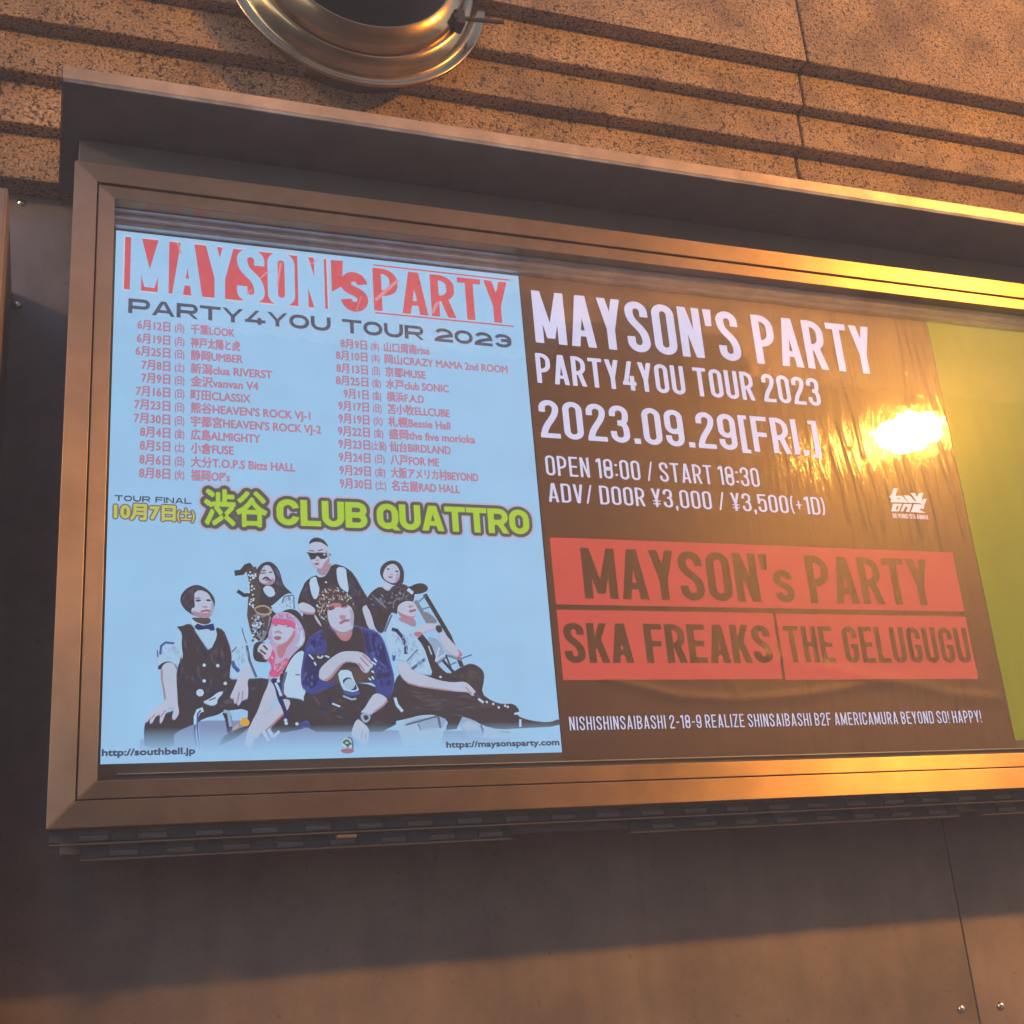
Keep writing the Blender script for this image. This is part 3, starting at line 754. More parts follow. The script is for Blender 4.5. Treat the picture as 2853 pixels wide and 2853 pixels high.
RIGHT = [('8月9日', '水', '山口周南rise', 190, 132, 480, 872, 188), ('8月10日', '木', '岡山CRAZY MAMA 2nd ROOM', 155, 224, 485, 1474, 328), ('8月13日', '日', '京都MUSE', 160, 322, 487, 842, 372),
         ('8月25日', '金', '水戸club SONIC', 155, 416, 495, 1020, 478), ('9月1日', '金', '横浜F.A.D', 215, 520, 498, 830, 558), ('9月17日', '日', '苫小牧ELLCUBE', 175, 614, 500, 1028, 666),
         ('9月19日', '火', '札幌Bessie Hall', 176, 710, 508, 1032, 763), ('9月22日', '金', '盛岡the five morioka', 172, 806, 514, 1224, 870), ('9月23日', '土祝', '仙台BIRDLAND', 176, 906, 536, 1036, 952),
         ('9月24日', '日', '八戸FOR ME', 178, 1006, 524, 946, 1046), ('9月29日', '金', '大阪アメリカ村BEYOND', 184, 1110, 530, 1248, 1160), ('9月30日', '土', '名古屋RAD HALL', 186, 1212, 536, 1106, 1250)]
for rows, Z, dx in ((LEFT, ZD1, 545), (RIGHT, ZD2, 400)):
    for i, (d, wk, venue, x0, yb, xp, xe, ye) in enumerate(rows):
        bm = bmesh.new()
        a = Z(x0, yb); b_ = Z(xe, ye); z = (a[1] + b_[1]) / 2
        cap = .0150
        xd = Z(dx - (2 if rows is LEFT else -3 * i), yb)[0]; xq = Z(xp + 3, yb)[0]
        xv = Z((695 if rows is LEFT else 524 + 5.6 * i), yb + 20)[0]
        type_line(bm, d, a[0], xd - .002, z, cap, yl(3), .0007)
        type_line(bm, '(' + wk + ')', xd + .001 if len(wk) > 1 else xd + .006, xq, z + .0008, cap * .88, yl(3), .0005)
        type_line(bm, venue, xv, b_[0], z, cap, yl(3), .0007)
        link('date_line', bm, DATE, poster, recalc=False)

# tour final line with its outlined letters
P, wd = line_polys('TOUR FINAL', 1.2, .23, .12)
f0 = ZD1(108, 1425); f1 = ZD1(700, 1448); ft = ZD1(110, 1380)
flat('final_lettering', fit(P, wd, f0[0], (f0[1] + f1[1]) / 2, f1[0], (f0[1] + f1[1]) / 2 + (ft[1] - f0[1])), yl(3), INK, poster)
LIME = printed((178, 214, 60)); LDARK = printed((92, 92, 92)); LRIM = printed((190, 186, 212))
LIME2 = printed((196, 208, 96)); LD2 = printed((140, 110, 112))
def outlined(text, x0, x1, z0, cap, offs, mats, k0):
    me = type_mesh(text)
    for j, (off, m) in enumerate(zip(offs, mats)):
        bm = bmesh.new(); stamp(bm, me, type_matrix(me, x0, x1, z0, cap, yl(k0 + j)), 0, ringshift(off, 16)); link('club_lettering', bm, m, poster, recalc=False)
zq = (ZD1(1420, 1618)[1] + ZD2(1480, 1560)[1]) / 2
outlined('渋谷', ZD1(802, 1500)[0], ZD1(1275, 1500)[0], ZD1(1040, 1590)[1], .0475, (.0125, .0085, .0018), (LRIM, LDARK, LIME), 3)
xq0, xq1 = ZD1(1352, 1500)[0], ZD2(1640, 1500)[0]
for word, a_, b_ in (('CLUB', xq0, ZD2(396, 1450)[0]), ('QUATTRO', ZD2(468, 1450)[0], xq1)):
    P, wd = line_polys(word, .74, .225, .035)
    for j, (off, m) in enumerate(zip((.0095, .006, 0), (LRIM, LDARK, LIME))):
        bm = bmesh.new()
        for n, (dx, dz) in enumerate(ringshift(off, 14) if off else [(0, 0)]):
            flat_mesh(bm, [[[(p_[0] + dx, p_[1] + dz) for p_ in q] for q in g_] for g_ in fit(P, wd, a_, zq, b_, zq + .0455)], yl(6 + j) - n * 1.5e-6)
        link('club_lettering', bm, m, poster, recalc=False)
outlined('10月7日', ZD1(108, 1500)[0], ZD1(572, 1500)[0], ZD1(300, 1558)[1], .0212, (.0034, .0012), (LD2, LIME2), 4)
outlined('(土)', ZD1(590, 1520)[0], ZD1(722, 1520)[0], ZD1(650, 1566)[1], .0155, (.0026, .0004), (LD2, LIME2), 4)

# web addresses
for txt, a_, b_, m_ in (('http://southbell.jp', (284, 2108), (542, 2100), 0), ('https://maysonsparty.com', (1243, 2085), (1556, 2075), 0)):
    bm = bmesh.new(); a = sheet_point(*a_); b2 = sheet_point(*b_)
    type_line(bm, txt, a[0], b2[0], (a[1] + b2[1]) / 2, .0098, yl(60), .0007); link('web_address', bm, INK, poster, recalc=False)

# ------------------------------------------------------------------ the printed band photograph
def chaikin(p, n=1):
    for _ in range(n):
        q = []
        for i in range(len(p)):
            a, b = p[i], p[(i + 1) % len(p)]
            q += [(a[0] * .75 + b[0] * .25, a[1] * .75 + b[1] * .25), (a[0] * .25 + b[0] * .75, a[1] * .25 + b[1] * .75)]
        p = q
    return p
ZA = zoomed(400, 1480, 600 / 1932); ZB = zoomed(380, 1600, 400 / 1486); ZC = zoomed(700, 1640, 400 / 1610); ZDD = zoomed(1000, 1540, 580 / 1932)
FADE = (.014, .052)
INKS = {'hair': (66, 64, 76), 'black': (64, 60, 68), 'skin': (190, 200, 226), 'shade': (174, 142, 164), 'pinkshade': (190, 126, 142), 'white': (186, 216, 244), 'shirt': (172, 210, 242),
        'navy': (62, 74, 146), 'navy2': (48, 52, 104), 'lav': (186, 172, 212), 'pink': (216, 96, 146), 'grey': (128, 134, 150), 'steel': (150, 178, 212), 'floor': (134, 152, 196), 'orange': (228, 172, 70),
        'blond': (176, 160, 138), 'brown': (88, 76, 76), 'blue': (70, 96, 170), 'line': (92, 104, 142), 'lip': (160, 104, 122), 'pale': (170, 198, 226), 'green': (72, 118, 104), 'lime': (208, 226, 140), 'base': (170, 116, 136)}
INKS.update({'mid': (176, 170, 200), 'black2': (88, 84, 98), 'navy3': (82, 96, 168), 'white2': (148, 182, 226), 'hair2': (96, 94, 108), 'lav2': (160, 140, 196), 'pink2': (196, 70, 130)})
TONES = {'skin': ('mid', .0005, .0019), 'black': ('black2', -.0010, -.0014), 'navy': ('navy3', -.0014, -.0022), 'white': ('white2', .0004, .0014), 'shirt': ('white2', .0005, .0016), 'hair': ('hair2', -.0006, -.0012), 'lav': ('lav2', .0008, .0014), 'pink': ('pink2', .0006, .0012)}
KEYS = list(INKS)
def parse(s):
    v = [tuple(float(t) for t in q.split(',')) for q in s.split()]
    return v
class Figure:
    def __init__(s, name): s.bm = bmesh.new(); s.name = name
    k = 8
    def poly(s, Z, ink, pts, smooth=1):
        p = parse(pts) if isinstance(pts, str) else pts
        p = [Z(*q) for q in (chaikin(p, smooth) if smooth else p)]
        if ink in TONES:                       # darker (or lighter) rim, then the body of the shape shifted towards the light
            rim, dx, dz = TONES[ink]
            Figure.k += .2; flat_mesh(s.bm, [p], yl(Figure.k), KEYS.index(rim))
            Figure.k += .2; flat_mesh(s.bm, overlap(p, [(a + dx, c + dz) for a, c in p]), yl(Figure.k), KEYS.index(ink)); return s
        Figure.k += .3
        flat_mesh(s.bm, [p], yl(Figure.k), KEYS.index(ink)); return s
    def line(s, Z, ink, pts, t):
        p = [Z(*q) for q in parse(pts)]; Figure.k += .3
        flat_mesh(s.bm, stroke(p, t), yl(Figure.k), KEYS.index(ink)); return s
    def dots(s, Z, ink, pts, r, n=7):
        Figure.k += .3
        flat_mesh(s.bm, [[(cx + r * math.cos(6.283 * i / n), cz + r * math.sin(6.283 * i / n)) for i in range(n)] for cx, cz in [Z(*q) for q in parse(pts)]], yl(Figure.k), KEYS.index(ink)); return s
    def strands(s, Z, inks, region, n, length, angle, t, spread=25, seed=1):
        # short curved strokes scattered over a region: locks of hair, creases of cloth
        rnd = random.Random(seed); poly = parse(region)
        xs = [q[0] for q in poly]; ys = [q[1] for q in poly]
        def inside(x, y):
            c = False
            for i in range(len(poly)):
                (x1, y1), (x2, y2) = poly[i], poly[i - 1]
                if (y1 > y) != (y2 > y) and x < (x2 - x1) * (y - y1) / (y2 - y1) + x1: c = not c
            return c
        per = {k: [] for k in inks}
        while n > 0:
            x, y = rnd.uniform(min(xs), max(xs)), rnd.uniform(min(ys), max(ys)); a = R(angle + rnd.uniform(-spread, spread)); L = length * rnd.uniform(.5, 1.2); b = rnd.uniform(-.5, .5)
            p1 = (x + L * .5 * math.cos(a), y + L * .5 * math.sin(a)); p2 = (p1[0] + L * .5 * math.cos(a + b), p1[1] + L * .5 * math.sin(a + b))
            if inside(x, y) and inside(*p2): per[rnd.choice(inks)].append([(x, y), p1, p2]); n -= 1
        for k, L in per.items():
            Figure.k += .25
            for q in L:
                A, B, C_ = [Z(*v) for v in q]
                w_ = Vector(((C_[1] - A[1]), -(C_[0] - A[0]))).normalized() * t * .5
                flat_mesh(s.bm, [[A, (B[0] + w_.x, B[1] + w_.y), C_, (B[0] - w_.x, B[1] - w_.y)]], yl(Figure.k), KEYS.index(k))
        return s
    def done(s, fade=FADE): return link(s.name, s.bm, [printed(INKS[k], 1.0, fade) for k in KEYS], poster, recalc=False)

# studio floor and the props on it
f = Figure('printed_floor')
f.poly(ZC, 'floor', '-1250,1700 -900,1560 -640,1490 -450,1480 0,1480 700,1560 1610,1590 2900,1600 2900,1750 1500,1790 0,1840 -1250,1830', 0)
f.poly(ZDD, 'pale', '360,1630 450,1530 560,1515 850,1500 790,1640 760,1790 410,1790', 0).poly(ZDD, 'steel', '420,1600 520,1545 830,1510 780,1620 570,1650 540,1580', 0)
f.line(ZDD, 'line', '430,1600 740,1515', .003).line(ZDD, 'line', '545,1590 575,1650', .002).line(ZDD, 'line', '735,1525 755,1630', .004)
f.poly(ZDD, 'steel', '930,1600 960,1520 1050,1550 1170,1640 1150,1720 1010,1710', 0).poly(ZDD, 'pale', '940,1600 1010,1560 1110,1600 1140,1650 1000,1650', 0)
f.line(ZDD, 'line', '1130,1600 1165,1700', .004)
f.poly(ZDD, 'pale', '1160,1620 1290,1660 1480,1690 1700,1720 1300,1730 1150,1720', 0)
f.done()

f = Figure('printed_musician')     # tall one behind, sunglasses, braces
f.poly(ZA, 'black', '1380,640 1400,560 1425,510 1450,450 1540,390 1580,420 1640,400 1690,285 1820,325 1890,390 1950,500 2010,600 2080,720 2090,900 1950,930 1890,960 1560,960 1450,960 1400,800 1440,740 1390,660')
f.poly(ZA, 'white', '1480,440 1545,400 1560,470 1580,520 1560,600 1530,620 1500,560').poly(ZA, 'white', '1730,320 1815,330 1820,400 1845,560 1790,540 1745,480 1730,400')
f.poly(ZA, 'skin', '1480,130 1530,100 1590,100 1640,130 1668,190 1680,230 1665,280 1630,320 1590,345 1540,335 1510,300 1490,250 1482,190')
f.poly(ZA, 'shade', '1540,335 1600,345 1665,285 1690,300 1640,395 1580,400').poly(ZA, 'shade', '1600,320 1640,260 1672,240 1665,285 1600,345')
f.poly(ZA, 'hair', '1480,125 1490,85 1530,58 1580,60 1630,90 1662,150 1635,130 1590,100 1530,98 1500,110')
f.poly(ZA, 'black', '1460,190 1530,197 1560,192 1655,196 1690,215 1650,228 1630,248 1590,252 1557,222 1535,252 1500,258 1482,220', 0)
f.poly(ZA, 'lip', '1520,292 1560,282 1582,295 1552,312').line(ZA, 'hair', '1485,175 1530,182', .0016).line(ZA, 'hair', '1560,180 1610,165', .0016)
f.dots(ZA, 'white', '1635,460 1620,212', .0018).strands(ZA, ['black2', 'navy2', 'black2'], '1400,600 1460,470 1480,600 1540,690 1440,630', 10, 60, 100, .003, 30, 23).strands(ZA, ['black2', 'navy2', 'black2'], '1840,380 1950,520 2060,720 1900,740 1840,560', 18, 90, 70, .0035, 30, 24).poly(ZA, 'mid', '1625,160 1665,200 1672,235 1650,250 1640,200').line(ZA, 'shade', '1548,262 1570,262', .003)
f.poly(ZA, 'skin', '1380,665 1420,635 1490,660 1540,700 1535,745 1440,735 1385,710').poly(ZA, 'shade', '1385,710 1440,730 1535,738 1530,752 1440,748')
f.poly(ZA, 'skin', '1528,740 1560,780 1602,860 1582,852 1535,790')
f.poly(ZA, 'skin', '1955,690 2000,655 2040,720 2090,880 2050,895 2010,870 1975,760').line(ZA, 'skin', '2035,680 2060,760 2090,850', .004)
f.done()

f = Figure('printed_musician')     # woman behind on the other side
f.poly(ZDD, 'black', '70,420 130,350 200,310 260,360 330,300 420,290 470,330 520,380 500,470 400,500 330,560 290,560 250,680 215,760 150,720 110,560 60,480')
f.poly(ZDD, 'hair', '190,180 208,122 260,80 320,70 375,92 412,150 420,220 405,300 330,310 240,270 205,230')
f.poly(ZDD, 'skin', '220,200 245,135 300,103 345,115 378,170 378,230 350,280 300,288 240,258 222,230')
f.poly(ZDD, 'skin', '215,290 240,262 300,310 292,345 260,362 212,322')
f.poly(ZDD, 'hair', '248,152 270,144 292,156 270,162').poly(ZDD, 'hair', '328,172 350,164 372,178 350,184').poly(ZDD, 'mid', '345,190 378,190 376,232 350,278 320,286 340,240').strands(ZDD, ['black2', 'grey', 'navy2'], '90,410 200,330 290,420 260,560 170,560 110,500', 26, 60, 50, .0026, 40, 29).poly(ZDD, 'shade', '285,198 320,202 305,214').poly(ZDD, 'lip', '265,216 320,228 300,240 275,236')
f.line(ZDD, 'shade', '345,250 375,240', .003)
f.poly(ZDD, 'black', '410,320 480,315 520,290 590,283 635,310 640,350 600,375 540,388 480,390 430,350')
f.line(ZDD, 'grey', '120,390 200,480 240,500', .0015).line(ZDD, 'grey', '150,420 230,470', .0015).line(ZDD, 'white', '450,340 500,380', .006)
f.done()

f = Figure('printed_musician')     # bearded one with the saxophone
f.poly(ZA, 'black', '975,560 1060,600 1130,660 1200,740 1180,830 1120,960 1040,1010 1000,940 960,850')
f.poly(ZA, 'shirt', '1230,600 1340,560 1358,620 1360,700 1240,720 1190,750 1130,690')
f.line(ZA, 'line', '1240,650 1260,590 1340,575', .002).line(ZA, 'line', '1345,580 1350,700', .002)
f.poly(ZA, 'hair', '1000,400 1010,350 1050,295 1110,272 1160,285 1212,340 1240,440 1258,490 1310,540 1340,562 1290,560 1240,590 1180,650 1130,680 1060,630 1020,560 1030,480 1005,450')
f.poly(ZA, 'skin', '1060,340 1090,305 1130,310 1160,360 1182,420 1170,470 1120,492 1060,475 1025,440 1040,395')
f.poly(ZA, 'shade', '1130,440 1172,420 1170,470 1120,492 1060,475 1100,470')
f.poly(ZA, 'hair', '1058,432 1100,402 1142,440 1145,462 1120,440 1092,424 1070,444').poly(ZA, 'lip', '1080,440 1105,430 1125,446 1100,454')
f.poly(ZA, 'brown', '1052,358 1080,346 1102,354 1080,364').poly(ZA, 'brown', '1116,374 1140,364 1160,370 1140,380').strands(ZA, ['hair2', 'black'], '1005,400 1050,300 1110,278 1060,340 1030,440 1080,600 1040,560', 18, 60, 100, .002, 25, 20).strands(ZA, ['hair2', 'black', 'line'], '1130,285 1210,345 1240,440 1240,560 1160,640 1190,500 1180,400', 22, 60, 75, .002, 25, 21).strands(ZA, ['line', 'white2', 'steel'], '1200,640 1330,580 1345,690 1240,715', 20, 40, 110, .002, 60, 22).line(ZA, 'brown', '1050,380 1095,378', .002)
f.poly(ZA, 'white', '1065,520 1100,487 1160,505 1185,575 1130,602 1090,570')
f.line(ZA, 'black', '815,380 880,372 920,322 945,314 972,350', .009).line(ZA, 'brown', '960,330 985,420 1000,520 985,620 975,760 1000,870 1040,980', .017)
f.line(ZA, 'black', '840,538 900,578 955,572', .006)
f.poly(ZA, 'grey', '985,730 1155,740 1112,900 1060,1010 1000,960 968,850').line(ZA, 'brown', '1040,760 1050,900', .005).line(ZA, 'brown', '1110,760 1090,900', .006)
f.poly(ZA, 'blond', '985,700 1020,672 1080,662 1140,690 1152,730 1130,758 1070,760 1010,740').poly(ZA, 'brown', '995,705 1030,685 1080,678 1125,700 1130,735 1080,745 1020,730')
random.seed(9)
f.dots(ZA, 'white', ' '.join('%d,%d' % (random.uniform(940, 1010), random.uniform(370, 700)) for _ in range(34)), .0016)
f.dots(ZA, 'white', ' '.join('%d,%d' % (random.uniform(975, 1070), random.uniform(770, 985)) for _ in range(36)), .0019)
f.dots(ZA, 'black', ' '.join('%d,%d' % (random.uniform(975, 1090), random.uniform(770, 985)) for _ in range(26)), .0022)
f.done()

f = Figure('printed_musician')     # seated with bow tie and waistcoat
f.poly(ZB, 'shirt', '440,575 400,690 270,712 222,770 205,900 222,965 280,915 350,912 410,955 445,940 490,850 480,640')
f.line(ZB, 'blue', '245,835 255,745 300,710 390,718', .0035).line(ZB, 'line', '215,790 222,860', .002)
f.poly(ZB, 'black', '218,962 275,912 350,903 412,945 425,1000 380,935 330,918 285,945 262,985 225,992')
f.poly(ZB, 'shirt', '900,600 985,790 1100,560 1180,720 1205,980 1100,1010 1060,1090 965,1090')
f.line(ZB, 'line', '985,810 1035,755', .002).line(ZB, 'line', '1140,740 1170,900 1215,1010 1240,1070', .004).line(ZB, 'line', '1090,560 1110,640 1140,720', .0016).line(ZB, 'blue', '990,900 1010,960 1060,1010', .006)
f.poly(ZB, 'black', '410,545 470,540 550,508 600,560 690,720 757,808 835,640 815,545 900,578 935,660 975,770 988,880 968,1000 962,1090 1060,1092 1370,1070 1365,1140 1310,1260 1250,1430 1190,1570 1110,1600 1150,1500 1150,1390 900,1420 840,1460 690,1495 610,1560 590,1555 400,1640 385,1700 395,1800 85,1800 80,1690 75,1640 90,1520 180,1480 300,1440 430,1400 420,1200 410,1080 420,980 450,900 485,860 465,740 472,620 440,570')
f.poly(ZB, 'shirt', '570,540 820,580 838,640 760,806 690,720')
f.poly(ZB, 'white', '550,470 640,500 690,530 610,545 568,525')
f.poly(ZB, 'brown', '570,450 640,455 755,450 775,500 720,528 640,510 585,480')
f.poly(ZB, 'navy2', '600,548 625,512 690,535 740,525 795,513 812,580 770,590 740,570 690,575 640,582 610,565', 0)
f.poly(ZB, 'hair', '450,270 462,215 500,165 560,125 630,110 690,132 750,172 800,235 815,285 805,340 790,420 740,455 660,455 590,430 540,400 500,370 465,320')
f.poly(ZB, 'skin', '598,188 650,168 700,178 745,205 772,260 800,310 800,380 780,425 750,452 700,460 640,450 590,425 562,390 575,350 605,352 596,260')
f.poly(ZB, 'shade', '562,385 640,395 700,410 795,385 785,425 750,452 700,460 640,450 590,425')
f.poly(ZB, 'hair', '602,276 630,262 668,268 664,284 632,290').poly(ZB, 'hair', '712,270 745,260 774,270 765,284 735,284').strands(ZB, ['hair2', 'black'], '460,270 520,170 620,118 700,145 600,180 590,330 540,380 490,330', 30, 70, 110, .0024, 30, 15).poly(ZB, 'mid', '770,280 800,310 800,380 785,420 760,430 770,350').strands(ZB, ['black2', 'navy2', 'black2'], '480,600 600,640 740,830 900,640 960,800 950,1060 800,1300 480,1300 440,1000', 34, 120, 85, .003, 30, 16).strands(ZB, ['white2', 'steel'], '240,780 440,700 460,880 300,890', 14, 60, 80, .002, 50, 17).strands(ZB, ['white2', 'steel'], '1000,820 1110,640 1170,800 1160,960 1040,1000', 16, 70, 80, .002, 50, 18).strands(ZB, ['black2', 'navy2'], '460,1500 1000,1120 1340,1100 1200,1400 900,1400 600,1500', 20, 120, 160, .0035, 30, 19).line(ZB, 'brown', '600,252 660,250', .0014)
f.poly(ZB, 'shade', '672,342 700,330 742,336 735,350 690,350').line(ZB, 'lip', '665,392 715,378 765,384', .0032)
f.poly(ZB, 'skin', '285,930 340,912 390,930 412,990 415,1150 420,1310 437,1400 440,1450 400,1515 370,1510 365,1480 390,1390 330,1400 295,1460 258,1552 235,1545 245,1450 200,1470 160,1555 130,1545 150,1470 112,1540 90,1535 110,1470 170,1400 270,1340 290,1310 275,1200 255,1080 255,980')
f.line(ZB, 'shade', '262,990 262,1090 285,1210 295,1300', .003).line(ZB, 'shade', '190,1450 150,1500', .002).line(ZB, 'shade', '300,1410 250,1480', .002)
f.poly(ZB, 'skin', '1095,990 1170,958 1195,1010 1180,1070 1145,1110 1157,1200 1150,1295 1130,1300 1108,1312 1090,1310 1062,1365 1040,1360 1030,1330 1010,1355 1005,1300 985,1292 962,1285 990,1220 1030,1130 1060,1050')
f.line(ZB, 'shade', '1040,1330 1065,1220', .0022).line(ZB, 'shade', '1090,1300 1100,1210', .002)
f.poly(ZB, 'white', '680,1325 760,1290 840,1225 898,1213 885,1250 835,1300 835,1350 780,1370 720,1350').line(ZB, 'line', '750,1310 820,1280', .002)
f.dots(ZB, 'white', '700,945 840,950 700,1108 918,1133', .0028).dots(ZB, 'white', '657,1230', .006)
f.line(ZB, 'white', '690,1402 640,1420 615,1480 618,1600 640,1820', .007).line(ZB, 'blue', '665,1410 632,1450 628,1600 650,1820', .0028).line(ZB, 'line', '605,1560 600,1640 622,1800', .003)
f.poly(ZB, 'black', '880,1430 975,1418 1000,1620 935,1660 930,1560 910,1490').line(ZB, 'steel', '900,1420 950,1430 975,1580', .005)
f.poly(ZB, 'black', '1000,1625 1100,1580 1190,1565 1080,1660 1000,1710 880,1765 830,1800 890,1690 950,1650')
f.poly(ZB, 'orange', '1108,1470 1172,1522 1162,1570 1100,1578 1058,1545').poly(ZB, 'orange', '1060,1545 1050,1590 985,1620 1025,1575')
f.done()

f = Figure('printed_musician')     # woman with pink and lavender hair
f.poly(ZC, 'black', '330,270 420,228 520,250 590,350 620,500 700,560 640,800 560,1000 600,1250 660,1560 300,1630 180,1600 380,1400 300,1100 350,800 230,500')
f.poly(ZC, 'black', '20,640 60,600 130,600 220,640 200,830 60,830 15,780')
f.poly(ZC, 'lav', '232,320 300,278 380,263 460,293 530,358 578,440 602,520 592,620 520,690 440,770 400,830 330,960 260,1060 200,1050 185,960 230,870 160,800 200,690 235,650 190,590 185,500 225,400')
f.poly(ZC, 'pinkshade', '280,630 400,645 380,720 340,790 290,770')
f.poly(ZC, 'skin', '235,420 300,402 360,415 430,420 482,460 450,530 400,600 330,640 270,632 235,590 225,500')
f.poly(ZC, 'pinkshade', '482,455 495,520 445,610 385,680 320,710 320,640 400,600 445,535')
f.poly(ZC, 'pink', '222,375 240,330 350,335 490,375 495,465 430,430 400,410 360,422 300,402 235,412')
f.poly(ZC, 'lav', '225,345 300,285 390,275 470,310 495,380 350,345')
f.poly(ZC, 'pink', '200,700 245,690 275,750 250,850 300,850 400,770 425,820 350,930 320,985 240,1000 188,960 235,880 185,800 150,810')
f.poly(ZC, 'lip', '245,550 290,533 342,552 310,587 262,576').line(ZC, 'shade', '262,500 300,485 335,505', .0035)
f.strands(ZC, ['white', 'lav2', 'pale', 'white'], '495,380 540,380 600,520 585,640 510,690 470,680 515,560 510,460', 34, 60, 95, .003, 25, 11).strands(ZC, ['white', 'lav2', 'pink'], '240,340 300,285 390,272 470,310 485,370 350,345', 26, 40, 100, .0026, 40, 12).strands(ZC, ['white', 'pink2', 'lav', 'pinkshade'], '210,710 270,750 260,860 400,790 415,820 320,980 200,960 235,880', 34, 46, 110, .003, 40, 13).strands(ZC, ['white', 'lav2'], '190,500 225,480 225,600 200,640', 10, 40, 95, .002, 15, 14).poly(ZC, 'brown', '250,418 290,406 300,414 262,428').poly(ZC, 'brown', '385,425 430,424 425,436 390,436')
f.line(ZC, 'lav', '520,400 540,520 500,640', .003).line(ZC, 'white', '560,470 570,560 520,650', .003)
f.poly(ZC, 'skin', '60,690 100,622 170,610 222,620 232,700 200,785 160,812 120,762 80,735').line(ZC, 'brown', '130,640 180,690', .003).line(ZC, 'brown', '95,690 160,740', .003).line(ZC, 'brown', '80,720 130,770', .003)
f.poly(ZC, 'white', '420,830 500,725 590,692 575,800 550,950 560,1120 628,1190 605,1285 540,1240 350,1222 350,1000').line(ZC, 'line', '390,940 350,1080 350,1200', .004).line(ZC, 'line', '490,970 540,972', .0018)
f.poly(ZC, 'skin', '200,1060 250,1080 285,1180 230,1330 150,1430 60,1600 10,1780 -60,1810 -80,1700 0,1500 70,1380 130,1200')
f.poly(ZC, 'skin', '300,1290 360,1235 445,1262 400,1385 180,1590 60,1690 10,1700 60,1560 150,1430').poly(ZC, 'pinkshade', '350,1400 395,1390 190,1585 60,1690 90,1640 220,1530')
f.poly(ZC, 'navy2', '205,1030 262,1000 340,1060 335,1200 405,1400 422,1470 380,1500 345,1350 290,1250 258,1100').line(ZC, 'white', '270,1060 310,1150 330,1210', .004).dots(ZC, 'white', '380,1480 388,1515 508,1521 300,1040', .0028)
f.line(ZC, 'white', '130,1600 190,1710', .005).line(ZC, 'white', '190,1580 240,1670', .005).line(ZC, 'white', '250,1670 310,1600', .004)
f.done()

f = Figure('printed_musician')     # seated in the white shirt, legs stretched out
f.line(ZDD, 'black', '605,390 830,770 950,1060', .0075).line(ZDD, 'grey', '520,450 640,660', .007).line(ZDD, 'line', '580,530 665,505', .002).line(ZDD, 'line', '550,460 620,400', .002)
f.poly(ZDD, 'grey', '590,545 660,570 740,660 620,660').line(ZDD, 'line', '920,995 1045,950', .002)
f.line(ZDD, 'grey', '700,1050 820,960 950,1000', .004).line(ZDD, 'black', '770,1000 870,1110', .005).line(ZDD, 'black', '800,950 850,1080', .003).line(ZDD, 'line', '830,1050 900,1020', .002)
f.poly(ZDD, 'black', '540,790 600,765 640,860 700,1000 760,1080 830,1132 900,1090 980,1045 1040,1030 1110,1060 1155,1110 1158,1180 1130,1310 1230,1380 1330,1410 1430,1400 1490,1470 1455,1500 1500,1535 1600,1562 1760,1580 1862,1540 1868,1615 1500,1632 1300,1645 1150,1612 1050,1552 920,1515 860,1540 790,1650 830,1560 700,1505 560,1512 440,1545 345,1565 250,1580 220,1400 300,1330 330,1180 400,1100 640,1160')
f.poly(ZDD, 'black', '850,1500 960,1515 900,1640 800,1650', 0)
f.poly(ZDD, 'shirt', '225,770 290,580 340,612 370,632 430,655 510,702 545,745 560,830 605,900 640,1010 685,1145 600,1140 480,1100 460,1020 340,1000 300,1012 265,900')
f.line(ZDD, 'line', '300,580 235,740', .003).line(ZDD, 'navy2', '300,715 345,725 400,790 430,870 432,945', .006).line(ZDD, 'line', '440,1010 540,900', .002).line(ZDD, 'line', '480,1090 610,990', .005).poly(ZDD, 'blue', '300,930 335,925 335,1000 308,1020')
f.dots(ZDD, 'white', '320,945', .0025)
f.poly(ZDD, 'steel', '620,780 720,800 760,860 800,950 710,1030 660,920').line(ZDD, 'black', '560,780 640,880 690,1010', .012).line(ZDD, 'white', '740,880 710,1000 790,950', .003).line(ZDD, 'white', '640,870 670,950', .002)
f.poly(ZDD, 'shade', '368,600 500,605 532,660 510,702 430,662 360,632')
f.poly(ZDD, 'hair', '238,470 250,400 300,340 370,318 430,350 470,400 505,440 480,475 430,460 390,490 352,520 350,580 320,565 285,545 250,515')
f.poly(ZDD, 'skin', '355,500 390,470 440,450 500,460 530,500 537,560 500,612 440,622 380,600 350,560').poly(ZDD, 'pinkshade', '345,540 400,575 470,600 525,590 500,612 440,622 380,602')
f.poly(ZDD, 'hair', '350,500 390,470 440,448 470,440 420,430 370,450').line(ZDD, 'shade', '455,508 495,500', .0035).line(ZDD, 'lip', '462,552 522,536', .004)
f.strands(ZDD, ['hair2', 'black', 'grey', 'black'], '245,470 255,400 305,345 370,322 430,352 500,438 430,445 360,480 350,560 300,545', 60, 50, 60, .0026, 60, 25).strands(ZDD, ['white2', 'steel', 'white2'], '250,780 330,720 500,740 600,910 640,1080 480,1080 330,980 280,900', 44, 70, 100, .0026, 50, 26).strands(ZDD, ['black2', 'brown'], '420,1230 900,1310 1130,1310 1430,1460 900,1480 450,1500', 30, 130, 10, .003, 20, 27).strands(ZDD, ['black2', 'brown'], '760,1130 1040,1050 1140,1120 1110,1280 1000,1190', 14, 90, 60, .003, 30, 28)
f.dots(ZDD, 'grey', '300,420 340,400 380,385 390,430 330,450 290,470', .0018)
f.poly(ZDD, 'skin', '500,745 600,660 690,660 722,690 712,722 650,732 575,762 550,792 510,775').poly(ZDD, 'pinkshade', '500,745 560,735 590,755 550,792 512,775')
